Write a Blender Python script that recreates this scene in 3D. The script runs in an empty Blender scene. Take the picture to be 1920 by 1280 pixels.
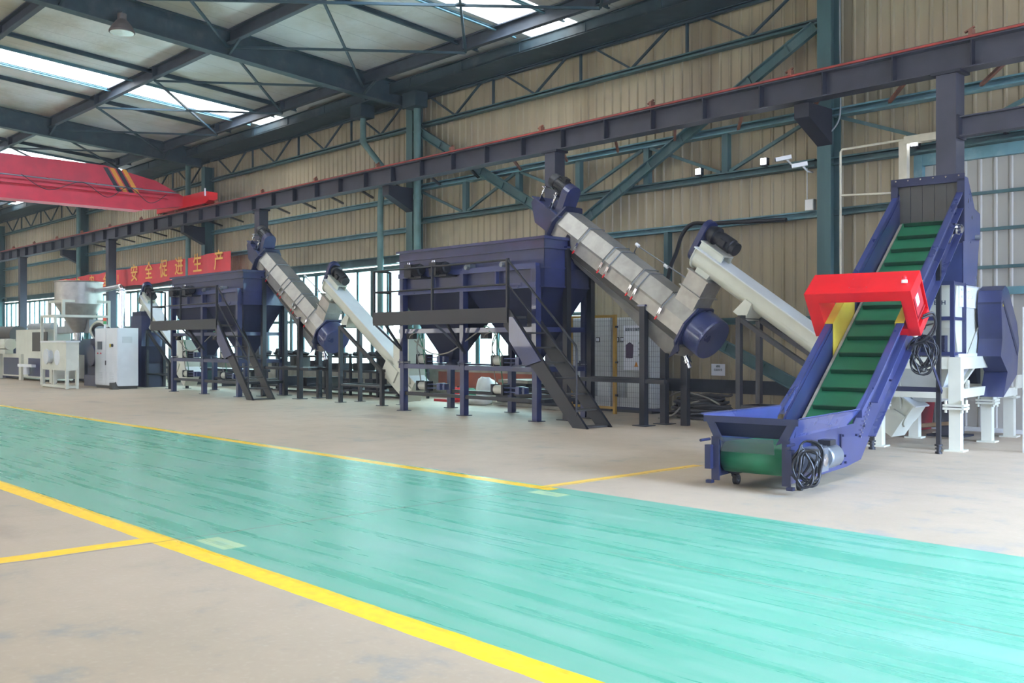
import bpy, bmesh, math, random
from mathutils import Vector, Matrix
random.seed(7)
SC = bpy.context.scene
COL = SC.collection
PI = math.pi
R = math.radians

# ------------------------------------------------------------------ camera
cd = bpy.data.cameras.new('camera'); cam = bpy.data.objects.new('camera', cd); COL.objects.link(cam)
cam.location = (0, 0, 1.4)
cam.rotation_euler = (R(90), 0, R(46.92))
cd.sensor_width = 36.0
cd.lens = 36.0 * 1850.0 / 1920.0
cd.shift_y = 3.0 / 1920.0
cd.clip_end = 300
SC.camera = cam

# ------------------------------------------------------------------ sky, sun, exposure
w = bpy.data.worlds.new('sky'); SC.world = w; w.use_nodes = True
nt = w.node_tree; nt.nodes.clear()
wo = nt.nodes.new('ShaderNodeOutputWorld'); bg = nt.nodes.new('ShaderNodeBackground')
tc = nt.nodes.new('ShaderNodeTexCoord'); sp = nt.nodes.new('ShaderNodeSeparateXYZ')
mr = nt.nodes.new('ShaderNodeMapRange'); mr.inputs['From Min'].default_value = -0.6; mr.inputs['From Max'].default_value = 0.9
cr = nt.nodes.new('ShaderNodeMix'); cr.data_type = 'RGBA'
cr.inputs['A'].default_value = (1.0, 0.98, 0.92, 1); cr.inputs['B'].default_value = (0.82, 1.0, 1.5, 1)
nt.links.new(tc.outputs['Generated'], sp.inputs[0]); nt.links.new(sp.outputs['X'], mr.inputs['Value'])
nt.links.new(mr.outputs['Result'], cr.inputs['Factor']); nt.links.new(cr.outputs['Result'], bg.inputs['Color'])
bg.inputs['Strength'].default_value = 3.6
nt.links.new(bg.outputs[0], wo.inputs[0])

def sun(name, direction, strength, angle, color):
    l = bpy.data.lights.new(name, 'SUN'); l.energy = strength; l.angle = R(angle); l.color = color
    o = bpy.data.objects.new(name, l); COL.objects.link(o)
    o.rotation_euler = Vector(direction).to_track_quat('-Z', 'Y').to_euler()
    return o
# hazy daylight coming through the open end of the hall on the right and its open side behind the camera
sun('daylight_open_end', (-1.0, 0.0, -0.44), 4.8, 26, (0.46, 0.66, 1.0))
sun('daylight_open_side', (-0.25, 1.0, -0.42), 0.25, 70, (1.0, 0.97, 0.92))
SC.view_settings.view_transform = 'Standard'
SC.view_settings.look = 'None'
SC.view_settings.gamma = 1.0
SC.view_settings.use_curve_mapping = False
SC.view_settings.exposure = 1.58
SC.cycles.use_denoising = True
SC.cycles.max_bounces = 8
SC.cycles.diffuse_bounces = 4
SC.cycles.sample_clamp_indirect = 6

# ------------------------------------------------------------------ helpers
def V(*a): return Vector(a)

class MB:
    """collects shapes and becomes one mesh object"""
    def __init__(s): s.v = []; s.f = []; s.sm = []
    def add(s, vs, fs, smooth=False):
        n = len(s.v); s.v += [tuple(p) for p in vs]
        for f in fs:
            s.f.append([i + n for i in f]); s.sm.append(smooth)
        return s
    def box(s, x0, x1, y0, y1, z0, z1):
        vs = [(x, y, z) for z in (z0, z1) for y in (y0, y1) for x in (x0, x1)]
        return s.add(vs, [(0, 2, 3, 1), (4, 5, 7, 6), (0, 1, 5, 4), (2, 6, 7, 3), (0, 4, 6, 2), (1, 3, 7, 5)])
    def frame(s, O, A, B, C):
        """box from corner O along the three edge vectors"""
        O, A, B, C = Vector(O), Vector(A), Vector(B), Vector(C)
        vs = [O + A * i + B * j + C * k for k in (0, 1) for j in (0, 1) for i in (0, 1)]
        return s.add(vs, [(0, 2, 3, 1), (4, 5, 7, 6), (0, 1, 5, 4), (2, 6, 7, 3), (0, 4, 6, 2), (1, 3, 7, 5)])
    def bar(s, p, q, w, h, up=(0, 0, 1)):
        p, q = Vector(p), Vector(q); d = (q - p)
        if d.length < 1e-6: return s
        dn = d.normalized(); u = Vector(up)
        if abs(dn.dot(u)) > 0.98: u = Vector((0, 1, 0)) if abs(dn.y) < 0.9 else Vector((1, 0, 0))
        side = dn.cross(u).normalized(); u = side.cross(dn).normalized()
        return s.frame(p - side * w / 2 - u * h / 2, d, side * w, u * h)
    def ibeam(s, p, q, w, h, tf=0.02, tw=0.012, up=(0, 0, 1)):
        p, q = Vector(p), Vector(q); dn = (q - p).normalized(); u = Vector(up)
        if abs(dn.dot(u)) > 0.98: u = Vector((0, 1, 0))
        side = dn.cross(u).normalized(); u = side.cross(dn).normalized()
        s.bar(p + u * (h / 2 - tf / 2), q + u * (h / 2 - tf / 2), w, tf, u)
        s.bar(p - u * (h / 2 - tf / 2), q - u * (h / 2 - tf / 2), w, tf, u)
        s.bar(p, q, tw, h - tf, u); return s
    def cbeam(s, p, q, w, h, t=0.008, up=(0, 0, 1), flip=1):
        p, q = Vector(p), Vector(q); dn = (q - p).normalized(); u = Vector(up)
        if abs(dn.dot(u)) > 0.98: u = Vector((0, 1, 0))
        side = dn.cross(u).normalized() * flip; u = (side.cross(dn) * flip).normalized()
        s.bar(p + u * (h / 2), q + u * (h / 2), w, t, u); s.bar(p - u * (h / 2), q - u * (h / 2), w, t, u)
        s.bar(p - side * (w / 2), q - side * (w / 2), t, h, u)
        for k in (1, -1): s.bar(p + side * (w / 2) + u * k * (h / 2 - .012), q + side * (w / 2) + u * k * (h / 2 - .012), t, .024, u)
        return s
    def cyl(s, p, q, r, n=16, r2=None, caps=True, smooth=True):
        p, q = Vector(p), Vector(q); r2 = r if r2 is None else r2
        d = (q - p).normalized(); a = Vector((0, 0, 1)) if abs(d.z) < 0.9 else Vector((1, 0, 0))
        x = d.cross(a).normalized(); y = d.cross(x).normalized()
        ring = [(math.cos(2 * PI * i / n), math.sin(2 * PI * i / n)) for i in range(n)]
        vs = [p + (x * c + y * t) * r for c, t in ring] + [q + (x * c + y * t) * r2 for c, t in ring]
        s.add(vs, [(i, (i + 1) % n, n + (i + 1) % n, n + i) for i in range(n)], smooth)
        if caps: s.add(vs, [tuple(range(n))[::-1], tuple(range(n, 2 * n))])
        return s
    def lathe(s, prof, o, axis=(0, 0, 1), n=24, caps=True):
        """prof = [(distance along axis, radius)...]"""
        for (a, r1), (b, r2) in zip(prof, prof[1:]):
            o_, ax = Vector(o), Vector(axis).normalized()
            if abs(b - a) < 1e-5: b = a + 1e-4
            s.cyl(o_ + ax * a, o_ + ax * b, max(r1, 1e-4), n, max(r2, 1e-4), caps=False)
        if caps:
            s.cyl(o_ + ax * prof[-1][0], o_ + ax * (prof[-1][0] + 5e-4), max(prof[-1][1], 1e-3), n)
            s.cyl(o_ + ax * (prof[0][0] - 5e-4), o_ + ax * prof[0][0], max(prof[0][1], 1e-3), n)
        return s
    def tube(s, pts, r, n=8):
        pts = [Vector(p) for p in pts]; m = len(pts); rings = []; prev = None
        for i, p in enumerate(pts):
            d = (pts[min(i + 1, m - 1)] - pts[max(i - 1, 0)]).normalized()
            if prev is None:
                a = Vector((0, 0, 1)) if abs(d.z) < 0.9 else Vector((1, 0, 0)); x = d.cross(a).normalized()
            else:
                x = (prev - d * prev.dot(d)).normalized()
            y = d.cross(x).normalized(); prev = x
            rings += [p + (x * math.cos(2 * PI * k / n) + y * math.sin(2 * PI * k / n)) * r for k in range(n)]
        fs = [(i * n + k, i * n + (k + 1) % n, (i + 1) * n + (k + 1) % n, (i + 1) * n + k) for i in range(m - 1) for k in range(n)]
        s.add(rings, fs, True); s.add(rings[:n] + rings[-n:], [tuple(range(n))[::-1], tuple(range(n, 2 * n))]); return s
    def ext(s, poly, vec):
        """flat polygon given thickness along vec"""
        poly = [Vector(p) for p in poly]; vec = Vector(vec); n = len(poly)
        vs = poly + [p + vec for p in poly]
        return s.add(vs, [tuple(range(n))[::-1], tuple(range(n, 2 * n))] + [(i, (i + 1) % n, n + (i + 1) % n, n + i) for i in range(n)])
    def loft(s, loops, smooth=False, caps=True, closed=True):
        n = len(loops[0]); vs = [p for l in loops for p in l]; m = len(loops)
        rng = range(n) if closed else range(n - 1)
        s.add(vs, [(j * n + i, j * n + (i + 1) % n, (j + 1) * n + (i + 1) % n, (j + 1) * n + i) for j in range(m - 1) for i in rng], smooth)
        if caps and closed: s.add(list(loops[0]) + list(loops[-1]), [tuple(range(n))[::-1], tuple(range(n, 2 * n))])
        return s
    def blob(s, c, rx, ry, rz, seed=0, n=14, m=9, amp=.12):
        rnd = random.Random(seed); ph = [rnd.uniform(0, 6) for _ in range(4)]
        loops = []
        for j in range(1, m):
            th = PI * j / m; lp = []
            for i in range(n):
                a = 2 * PI * i / n
                k = 1 + amp * (math.sin(3 * a + ph[0] + 2 * th) * .5 + math.sin(5 * a + ph[1]) * .3 + math.sin(4 * th + ph[2] + a) * .5)
                zz = c[2] + rz * math.cos(th) * k
                lp.append((c[0] + rx * math.sin(th) ** .8 * math.cos(a) * k, c[1] + ry * math.sin(th) ** .8 * math.sin(a) * k, max(zz, c[2] - rz * .92)))
            loops.append(lp)
        return s.loft(loops, True)

def smooth_path(pts, k=6):
    pts = [Vector(p) for p in pts]; out = []
    P = [pts[0]] + pts + [pts[-1]]
    for i in range(1, len(P) - 2):
        for j in range(k):
            t = j / k; a, b, c, d = P[i - 1], P[i], P[i + 1], P[i + 2]
            out.append(.5 * ((2 * b) + (c - a) * t + (2 * a - 5 * b + 4 * c - d) * t * t + (3 * b - a - 3 * c + d) * t ** 3))
    out.append(pts[-1]); return out

ORIG = {}
def root_of(o):
    while o.parent: o = o.parent
    return o
def part(name, mb, mat, parent=None, label=None, kind=None):
    me = bpy.data.meshes.new(name)
    off = Vector((0, 0, 0))
    if parent is not None: off = ORIG.get(root_of(parent).name, off)
    me.from_pydata([tuple(Vector(p) - off) for p in mb.v], [], mb.f)
    me.polygons.foreach_set('use_smooth', mb.sm)
    bm = bmesh.new(); bm.from_mesh(me); bmesh.ops.remove_doubles(bm, verts=bm.verts, dist=1e-6) if len(mb.v) < 0 else None
    bmesh.ops.recalc_face_normals(bm, faces=bm.faces); bm.to_mesh(me); bm.free()
    o = bpy.data.objects.new(name, me); COL.objects.link(o)
    if isinstance(mat, str): mat = M[mat]
    me.materials.append(mat)
    if parent is not None: o.parent = parent
    if label: o['label'] = label
    if kind: o['kind'] = kind
    return o
def tag(o, label, cat, group=None, kind=None):
    o['label'] = label; o['category'] = cat
    if group: o['group'] = group
    if kind: o['kind'] = kind
    return o
def thing(name, label, cat, loc, rz=None, group=None):
    """Empty at the base of a thing; parts are given in world coordinates unless rz is set (then local)"""
    o = bpy.data.objects.new(name, None); COL.objects.link(o); o.location = loc
    if rz is not None: o.rotation_euler = (0, 0, rz); ORIG[o.name] = Vector((0, 0, 0))
    else: ORIG[o.name] = Vector(loc)
    return tag(o, label, cat, group)
def struct(name, mb, mat, parent=None):
    o = part(name, mb, mat, parent)
    if parent is None: o['kind'] = 'structure'
    return o
KIDS = {}
def kids(o): return [c for c in bpy.data.objects if c.parent == o]
def copy_tree(o, delta=(0, 0, 0), label=None, top=True):
    c = o.copy(); COL.objects.link(c)
    if top:
        c.location = o.location + Vector(delta)
        if label: c['label'] = label
    for ch in kids(o):
        d = copy_tree(ch, top=False); d.parent = c
    return c
def text_mesh(name, body, size, mat, parent, matrix, depth=.003, align='CENTER', bold=0.0):
    cu = bpy.data.curves.new('lettering', 'FONT'); cu.body = body; cu.size = size; cu.align_x = align; cu.align_y = 'CENTER'
    cu.extrude = depth; cu.offset = bold; cu.resolution_u = 3
    t = bpy.data.objects.new('lettering', cu); COL.objects.link(t)
    bpy.context.view_layer.update()
    me = bpy.data.meshes.new_from_object(t.evaluated_get(bpy.context.evaluated_depsgraph_get()))
    bpy.data.objects.remove(t); me.name = name
    off = Vector((0, 0, 0))
    if parent is not None: off = ORIG.get(root_of(parent).name, off)
    me.transform(Matrix.Translation(-off) @ matrix)
    me.materials.clear(); me.materials.append(M[mat] if isinstance(mat, str) else mat)
    o = bpy.data.objects.new(name, me); COL.objects.link(o); o.parent = parent
    return o
def wall_text_matrix(x, y, z):
    """text standing upright, facing -Y"""
    return Matrix.Translation((x, y, z)) @ Matrix.Rotation(R(90), 4, 'X')

# ------------------------------------------------------------------ materials
def lin(c):
    if isinstance(c, str):
        c = c.lstrip('#'); c = [int(c[i:i + 2], 16) / 255 for i in (0, 2, 4)]
        c = [x / 12.92 if x <= .04045 else ((x + .055) / 1.055) ** 2.4 for x in c]
    return (*c[:3], 1)
M = {}
class NT:
    def __init__(s, m): m.use_nodes = True; s.t = m.node_tree; s.t.nodes.clear()
    def n(s, typ, **kw):
        x = s.t.nodes.new(typ)
        for k, v in kw.items():
            if k.startswith('i_'): x.inputs[k[2:]].default_value = v
            else: setattr(x, k, v)
        return x
    def l(s, a, b): s.t.links.new(a, b)
    def math(s, op, a, b=None, c=None, clamp=False):
        x = s.t.nodes.new('ShaderNodeMath'); x.operation = op; x.use_clamp = clamp
        for i, v in enumerate((a, b, c)):
            if v is None: continue
            if isinstance(v, (int, float)): x.inputs[i].default_value = v
            else: s.l(v, x.inputs[i])
        return x.outputs[0]
    def mix(s, f, a, b):
        x = s.t.nodes.new('ShaderNodeMix'); x.data_type = 'RGBA'
        for k, v in (('Factor', f), ('A', a), ('B', b)):
            if isinstance(v, (int, float)): x.inputs[k].default_value = v
            elif isinstance(v, tuple): x.inputs[k].default_value = v
            else: s.l(v, x.inputs[k])
        return x.outputs['Result']
    def noise(s, scale, detail=3, vec=None, rough=.55, dist=0):
        x = s.n('ShaderNodeTexNoise'); x.inputs['Scale'].default_value = scale; x.inputs['Detail'].default_value = detail
        x.inputs['Roughness'].default_value = rough; x.inputs['Distortion'].default_value = dist
        if vec is not None: s.l(vec, x.inputs['Vector'])
        return x.outputs['Fac']
    def ramp(s, v, a, b):
        x = s.n('ShaderNodeMapRange'); x.inputs['From Min'].default_value = a; x.inputs['From Max'].default_value = b
        x.interpolation_type = 'SMOOTHSTEP'; s.l(v, x.inputs['Value']); return x.outputs['Result']
def paint(name, col, rough=.45, metal=0, var=.12, dirt=None, dirt_amt=.35, scale=3.0, spec=.5, emit=None, streak=False, coat=0):
    m = bpy.data.materials.new(name); T = NT(m)
    out = T.n('ShaderNodeOutputMaterial'); b = T.n('ShaderNodeBsdfPrincipled'); T.l(b.outputs[0], out.inputs[0])
    tcn = T.n('ShaderNodeTexCoord'); vec = tcn.outputs['Object']
    if streak:
        mp = T.n('ShaderNodeMapping'); mp.inputs['Scale'].default_value = (1, 1, .12); T.l(vec, mp.inputs[0]); vec = mp.outputs[0]
    c = lin(col); lo = tuple(x * (1 - var) for x in c[:3]) + (1,); hi = tuple(min(1, x * (1 + var)) for x in c[:3]) + (1,)
    f = T.noise(scale, 3, vec); colr = T.mix(T.ramp(f, .3, .7), lo, hi)
    if dirt:
        g = T.noise(scale * .6, 5, vec, .65); colr = T.mix(T.math('MULTIPLY', T.ramp(g, .5, .75), dirt_amt), colr, lin(dirt))
    T.l(colr, b.inputs['Base Color'])
    rr = T.n('ShaderNodeMapRange'); rr.inputs['To Min'].default_value = max(0, rough - .07); rr.inputs['To Max'].default_value = min(1, rough + .1)
    T.l(f, rr.inputs['Value']); T.l(rr.outputs[0], b.inputs['Roughness'])
    b.inputs['Metallic'].default_value = metal
    b.inputs['Specular IOR Level'].default_value = spec
    if coat: b.inputs['Coat Weight'].default_value = coat
    if emit:
        b.inputs['Emission Color'].default_value = lin(emit[0]); b.inputs['Emission Strength'].default_value = emit[1]
    M[name] = m; return m
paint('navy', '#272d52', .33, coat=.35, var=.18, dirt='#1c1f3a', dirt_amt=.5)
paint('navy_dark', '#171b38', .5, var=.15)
paint('navy_bright', '#343c66', .28, coat=.4, var=.12)
paint('black_steel', '#16171c', .4, var=.2, dirt='#25262c')
paint('black', '#15161a', .45, var=.2)
paint('rubber', '#101012', .6)
paint('black_cable', '#16171a', .35)
paint('white_cream', '#c4c4b2', .4, var=.05, dirt='#b5b3a0', dirt_amt=.3)
paint('white_cool', '#cfd2d0', .45, var=.04)
paint('grey_light', '#bfc3c0', .5, var=.05)
paint('grey_mid', '#8b908f', .5)
paint('stainless', '#a39f96', .42, metal=.6, var=.12, dirt='#7d7a70', dirt_amt=.4, scale=4)
paint('chrome', '#d8d8dc', .15, metal=1, var=.05)
paint('steel_dark', '#4d4a44', .5, metal=.5)
paint('teal', '#41605f', .55, var=.2, dirt='#6f7f80', dirt_amt=.5, streak=True)
paint('teal_light', '#5b8489', .5, var=.15, dirt='#98a8a6', dirt_amt=.6)
paint('teal_dark', '#2a4148', .6, var=.2)
paint('pipe_green', '#5c7a74', .5, var=.15, dirt='#3f4f4c')
paint('runway_grey', '#3c3b44', .55, var=.15, dirt='#33313a')
paint('runway_dark', '#1f1f29', .6)
paint('beam_roof', '#2f4247', .6, var=.2, dirt='#5b6062', dirt_amt=.5)
paint('beam_purple', '#3d464f', .6, var=.2)
paint('red_rail', '#9c3a30', .6, var=.25)
paint('red_crane', '#c22033', .45, var=.1)
paint('red', '#d8141c', .38, var=.05)
paint('red_dark', '#a8232c', .5)
paint('yellow', '#cbb23a', .4, var=.08)
paint('orange_yellow', '#b0892c', .5, var=.1)
paint('amber', '#e0902a', .5, var=.1)
paint('belt_green', '#176a44', .5, var=.1, dirt='#0b5a33', dirt_amt=.5)
paint('cleat_green', '#0a4a2a', .55)
paint('green_cloth', '#3f7f5f', .8)
paint('cloth_white', '#d5d3cc', .85, dirt='#a9a59b')
paint('banner_red', '#d8464a', .7, var=.06)
paint('banner_gold', '#eeb65a', .7, var=.05)
paint('paper', '#e6e8ee', .7, var=.03)
paint('ink', '#2a3a4a', .7)
paint('purple_print', '#4b3350', .7)
paint('wood', '#8a6f50', .75, var=.25)
paint('hose_grey', '#8b8578', .6, var=.2)
paint('cable_pile', '#34322f', .6, var=.3)
paint('brick_red', '#8a4a38', .9, var=.15)
paint('plaster', '#8f8a7c', .9, var=.2, dirt='#5f5b52')
paint('dark_board', '#2b2d2f', .8, var=.3)
paint('trunk_white', '#d4cdb6', .5)
paint('white_plastic', '#e8e8e6', .35, var=.03)
paint('galvanised', '#7d8285', .35, metal=.7)
paint('rust', '#8e5a44', .7, var=.3)
paint('orange_lamp', '#e0502a', .3)
paint('lamp_glass', '#a89f86', .2, var=.1)
paint('led', '#ffffff', .5, emit=('#e8f0ff', 14.0))
paint('screen', '#5c6168', .3)
paint('green_lamp', '#2aa050', .3)
paint('skirt_pvc', '#8f8878', .6, var=.25, dirt='#c4bdad')
paint('lamp_housing', '#6a5f5c', .5)

def glassy(name, col, rough=.1, mixf=.5, rough_t=0):
    m = bpy.data.materials.new(name); T = NT(m)
    out = T.n('ShaderNodeOutputMaterial'); a = T.n('ShaderNodeBsdfTransparent'); a.inputs[0].default_value = lin(col)
    g = T.n('ShaderNodeBsdfGlossy'); g.inputs['Roughness'].default_value = rough
    tr = T.n('ShaderNodeBsdfTranslucent'); tr.inputs[0].default_value = lin(col)
    m1 = T.n('ShaderNodeMixShader'); m1.inputs[0].default_value = mixf; T.l(a.outputs[0], m1.inputs[1]); T.l(tr.outputs[0], m1.inputs[2])
    fr = T.n('ShaderNodeLayerWeight'); fr.inputs[0].default_value = .5
    m2 = T.n('ShaderNodeMixShader'); T.l(T.math('MULTIPLY_ADD', T.math('POWER', fr.outputs['Facing'], 5), .5, .04), m2.inputs[0]); T.l(m1.outputs[0], m2.inputs[1]); T.l(g.outputs[0], m2.inputs[2])
    T.l(m2.outputs[0], out.inputs[0]); M[name] = m; return m
glassy('frosted', '#e2f7f4', .2, .45)
glassy('skylight', '#fbfbf6', .4, .5)
glassy('film', '#eef2f2', .12, .25)
glassy('scratched', '#dfe6e2', .3, .6)

# profiled wall sheet: colour with vertical dirt runs
def sheet(name, col, stain, soot):
    m = bpy.data.materials.new(name); T = NT(m)
    out = T.n('ShaderNodeOutputMaterial'); b = T.n('ShaderNodeBsdfPrincipled'); T.l(b.outputs[0], out.inputs[0])
    geo = T.n('ShaderNodeNewGeometry'); pos = geo.outputs['Position']
    mp = T.n('ShaderNodeMapping'); mp.inputs['Scale'].default_value = (1, 1, .10); T.l(pos, mp.inputs[0])
    f = T.noise(2.2, 4, mp.outputs[0]); g = T.noise(.55, 4, mp.outputs[0], .6); h = T.noise(.8, 4, pos)
    c = T.mix(T.ramp(f, .35, .7), lin(col), tuple(x * .86 for x in lin(col)[:3]) + (1,))
    c = T.mix(T.math('MULTIPLY', T.ramp(g, .52, .72), .65), c, lin(stain))
    c = T.mix(T.math('MULTIPLY', T.ramp(h, .56, .75), .3), c, lin(soot))
    T.l(c, b.inputs['Base Color']); b.inputs['Roughness'].default_value = .5
    M[name] = m
sheet('wall_sheet', '#ab9d7e', '#78664a', '#5f5a50')
sheet('door_sheet', '#a5a296', '#8f8b80', '#7b7a74')

# roof underside: foil faced insulation between wires
m = bpy.data.materials.new('roof_lining'); T = NT(m); M['roof_lining'] = m
out = T.n('ShaderNodeOutputMaterial'); b = T.n('ShaderNodeBsdfPrincipled'); T.l(b.outputs[0], out.inputs[0])
geo = T.n('ShaderNodeNewGeometry'); sepr = T.n('ShaderNodeSeparateXYZ'); T.l(geo.outputs['Position'], sepr.inputs[0])
c = T.mix(T.ramp(T.noise(.5, 4, geo.outputs['Position']), .35, .7), lin('#d2d2ce'), lin('#b3aa96'))
seam = T.math('COMPARE', T.math('FRACT', T.math('MULTIPLY', sepr.outputs['X'], 1.25)), .5, .02)
c = T.mix(T.math('MULTIPLY', seam, .35), c, lin('#7c7a76'))
T.l(c, b.inputs['Base Color']); b.inputs['Roughness'].default_value = .45; b.inputs['Metallic'].default_value = .1
bmp = T.n('ShaderNodeBump'); bmp.inputs['Strength'].default_value = .5; bmp.inputs['Distance'].default_value = .05
T.l(T.noise(3, 3, geo.outputs['Position']), bmp.inputs['Height']); T.l(bmp.outputs[0], b.inputs['Normal'])

# floor: concrete with a painted green lane and yellow lines
m = bpy.data.materials.new('hall_floor'); T = NT(m); M['hall_floor'] = m
out = T.n('ShaderNodeOutputMaterial'); b = T.n('ShaderNodeBsdfPrincipled'); T.l(b.outputs[0], out.inputs[0])
geo = T.n('ShaderNodeNewGeometry'); pos = geo.outputs['Position']; sepr = T.n('ShaderNodeSeparateXYZ'); T.l(pos, sepr.inputs[0])
X, Y = sepr.outputs['X'], sepr.outputs['Y']
def band(v, a, b_): return T.math('COMPARE', v, (a + b_) / 2, (b_ - a) / 2)
def both(a, b_): return T.math('MULTIPLY', a, b_)
big = T.noise(.35, 5, pos, .6); mid = T.noise(2.5, 5, pos, .65); fine = T.noise(30, 3, pos)
conc = T.mix(T.ramp(big, .35, .68), lin('#b09e86'), lin('#a2937c'))
conc = T.mix(both(T.ramp(mid, .52, .72), T.ramp(big, .4, .6)), conc, lin('#8f8c82'))
spot = T.noise(.9, 3, pos, .5); mp = T.n('ShaderNodeMapping'); mp.inputs['Scale'].default_value = (.5, 1.4, 1); T.l(pos, mp.inputs[0])
conc = T.mix(T.math('MULTIPLY', T.ramp(T.noise(.55, 3, mp.outputs[0], .4), .64, .74), .55), conc, lin('#7d6f62'))
conc = T.mix(T.math('MULTIPLY', T.ramp(fine, .5, .8), .12), conc, lin('#d6cec2'))
vor = T.n('ShaderNodeTexVoronoi'); vor.inputs['Scale'].default_value = 1.1; T.l(pos, vor.inputs['Vector'])
conc = T.mix(T.math('MULTIPLY', T.math('LESS_THAN', vor.outputs['Distance'], .012), .7), conc, lin('#6c5f50'))
# green paint, brushed along the lane
mp2 = T.n('ShaderNodeMapping'); mp2.inputs['Scale'].default_value = (.35, 5.5, 1); mp2.inputs['Rotation'].default_value = (0, 0, R(-4)); T.l(pos, mp2.inputs[0])
st = T.noise(1.3, 5, mp2.outputs[0], .6, .4); st2 = T.noise(.8, 4, pos, .6)
gr = T.mix(T.ramp(st, .32, .68), lin('#54a283'), lin('#77ab92'))
gr = T.mix(T.math('MULTIPLY', T.ramp(st2, .45, .75), .4), gr, lin('#8fb0a2'))
mp3 = T.n('ShaderNodeMapping'); mp3.inputs['Scale'].default_value = (2.6, 7, 1); mp3.inputs['Rotation'].default_value = (0, 0, R(8)); T.l(pos, mp3.inputs[0])
gr = T.mix(T.math('MULTIPLY', T.ramp(T.noise(1.9, 5, mp3.outputs[0], .6), .68, .73), .5), gr, lin('#2b9578'))
gr = T.mix(T.math('MULTIPLY', T.ramp(T.noise(2.4, 5, mp3.outputs[0], .6), .68, .76), .5), gr, lin('#b9c6b6'))
mpn = T.n('ShaderNodeMapping'); mpn.inputs['Scale'].default_value = (.25, .25, .25); T.l(pos, mpn.inputs[0])
Yw = T.math('ADD', Y, T.math('MULTIPLY', T.math('SUBTRACT', T.noise(4, 3, pos), .5), .02))
Xw = T.math('ADD', X, T.math('MULTIPLY', T.math('SUBTRACT', T.noise(3, 3, pos), .5), .05))
lane = band(Yw, 3.02, 6.86)
col = T.mix(lane, conc, gr)
yel = T.mix(T.ramp(T.noise(14, 4, pos), .35, .75), lin('#f5c61a'), lin('#eab62a'))
wear = T.math('SUBTRACT', 1.0, T.math('MULTIPLY', T.ramp(T.noise(9, 5, pos, .7), .62, .74), .4))
line1 = both(band(Yw, 2.88, 3.06), wear)
line2 = both(both(band(Yw, 6.66, 6.82), T.math('LESS_THAN', Xw, -6.62)), wear)
line3 = both(both(band(Xw, -6.98, -6.80), T.math('LESS_THAN', Y, 2.95)), wear)
line4 = both(both(both(band(Xw, -6.88, -6.74), T.math('GREATER_THAN', Y, 6.8)), T.math('LESS_THAN', Y, 9.3)), T.math('MULTIPLY', wear, .75))
for l_ in (line1, line2, line3, line4): col = T.mix(l_, col, yel)
# pale stencilled blocks in the lane
for (xa, xb, ya, yb) in ((-6.66, -6.22, 3.14, 3.32), (-6.68, -6.28, 6.44, 6.62)):
    blk = both(band(X, xa, xb), band(Y, ya, yb)); col = T.mix(T.math('MULTIPLY', blk, .8), col, lin('#b9cf9a'))
    ins = both(band(X, xa + .13, xb - .13), band(Y, ya + .055, yb - .055)); col = T.mix(T.math('MULTIPLY', ins, .6), col, lin('#8fb79a'))
crack = T.math('COMPARE', T.math('ADD', Xw, T.math('MULTIPLY', T.noise(1.2, 4, pos), .06)), -6.74, .010)
crack2 = T.math('COMPARE', T.math('ADD', Y, T.math('MULTIPLY', T.noise(.6, 4, pos), .05)), 5.02, .006)
crack2 = both(crack2, T.math('GREATER_THAN', X, -4.4))
col = T.mix(T.math('MULTIPLY', crack, .7), col, lin('#6c5c4c')); col = T.mix(T.math('MULTIPLY', crack2, .5), col, lin('#6c6a50'))
T.l(col, b.inputs['Base Color'])
rc = T.n('ShaderNodeMapRange'); rc.inputs['To Min'].default_value = .42; rc.inputs['To Max'].default_value = .75; T.l(mid, rc.inputs['Value'])
rg = T.n('ShaderNodeMapRange'); rg.inputs['To Min'].default_value = .16; rg.inputs['To Max'].default_value = .42; T.l(st, rg.inputs['Value'])
mixr = T.n('ShaderNodeMix'); T.l(lane, mixr.inputs[0]); T.l(rc.outputs[0], mixr.inputs[2]); T.l(rg.outputs[0], mixr.inputs[3])
T.l(mixr.outputs[0], b.inputs['Roughness'])
bmp = T.n('ShaderNodeBump'); bmp.inputs['Strength'].default_value = .12; bmp.inputs['Distance'].default_value = .01
T.l(T.math('ADD', st, mid), bmp.inputs['Height']); T.l(bmp.outputs[0], b.inputs['Normal'])

# ------------------------------------------------------------------ the hall
WY = 16.3
def zr(y): return 8.2 + .07 * (15.5 - y)        # underside of the roof
XL, XR = -76.0, 4.0
struct('floor', MB().box(XL, 14, -16, 17.2, -.3, 0), 'hall_floor')

def ribbed(mb, x0, x1, z0, z1, y, pitch=.235, rib=.05, deep=.028, t=.004, flat=None):
    xs = []; x = x0
    while x < x1 - 1e-6:
        e = min(x + pitch, x1)
        xs += [(x, 0), (max(x, e - rib - .03), 0), (max(x, e - rib), -deep), (e - .02, -deep)]; x = e
    xs.append((x1, 0))
    vs = [(a, y + d, z) for z in (z0, z1) for a, d in xs]; n = len(xs)
    mb.add(vs, [(i, i + 1, n + i + 1, n + i) for i in range(n - 1)])
wb = MB()
WR = -14.9      # right end of the window band
ribbed(wb, XL, WR, 3.62, 8.15, WY); ribbed(wb, WR, -7.42, 0, 8.15, WY); ribbed(wb, -7.42, XR, 4.5, 8.15, WY)
struct('wall_back', wb, 'wall_sheet')
struct('wall_left', (lambda a: (a.box(XL - .2, XL, -16, 16.4, 0, 10), a)[1])(MB()), 'wall_sheet')
rw = MB(); rw.box(4, 4.2, -16, 3, 0, 10); rw.box(4, 4.2, 14.4, 16.4, 0, 10); rw.box(4, 4.2, 3, 14.4, 5.0, 10); struct('wall_right', rw, 'wall_sheet')
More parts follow.
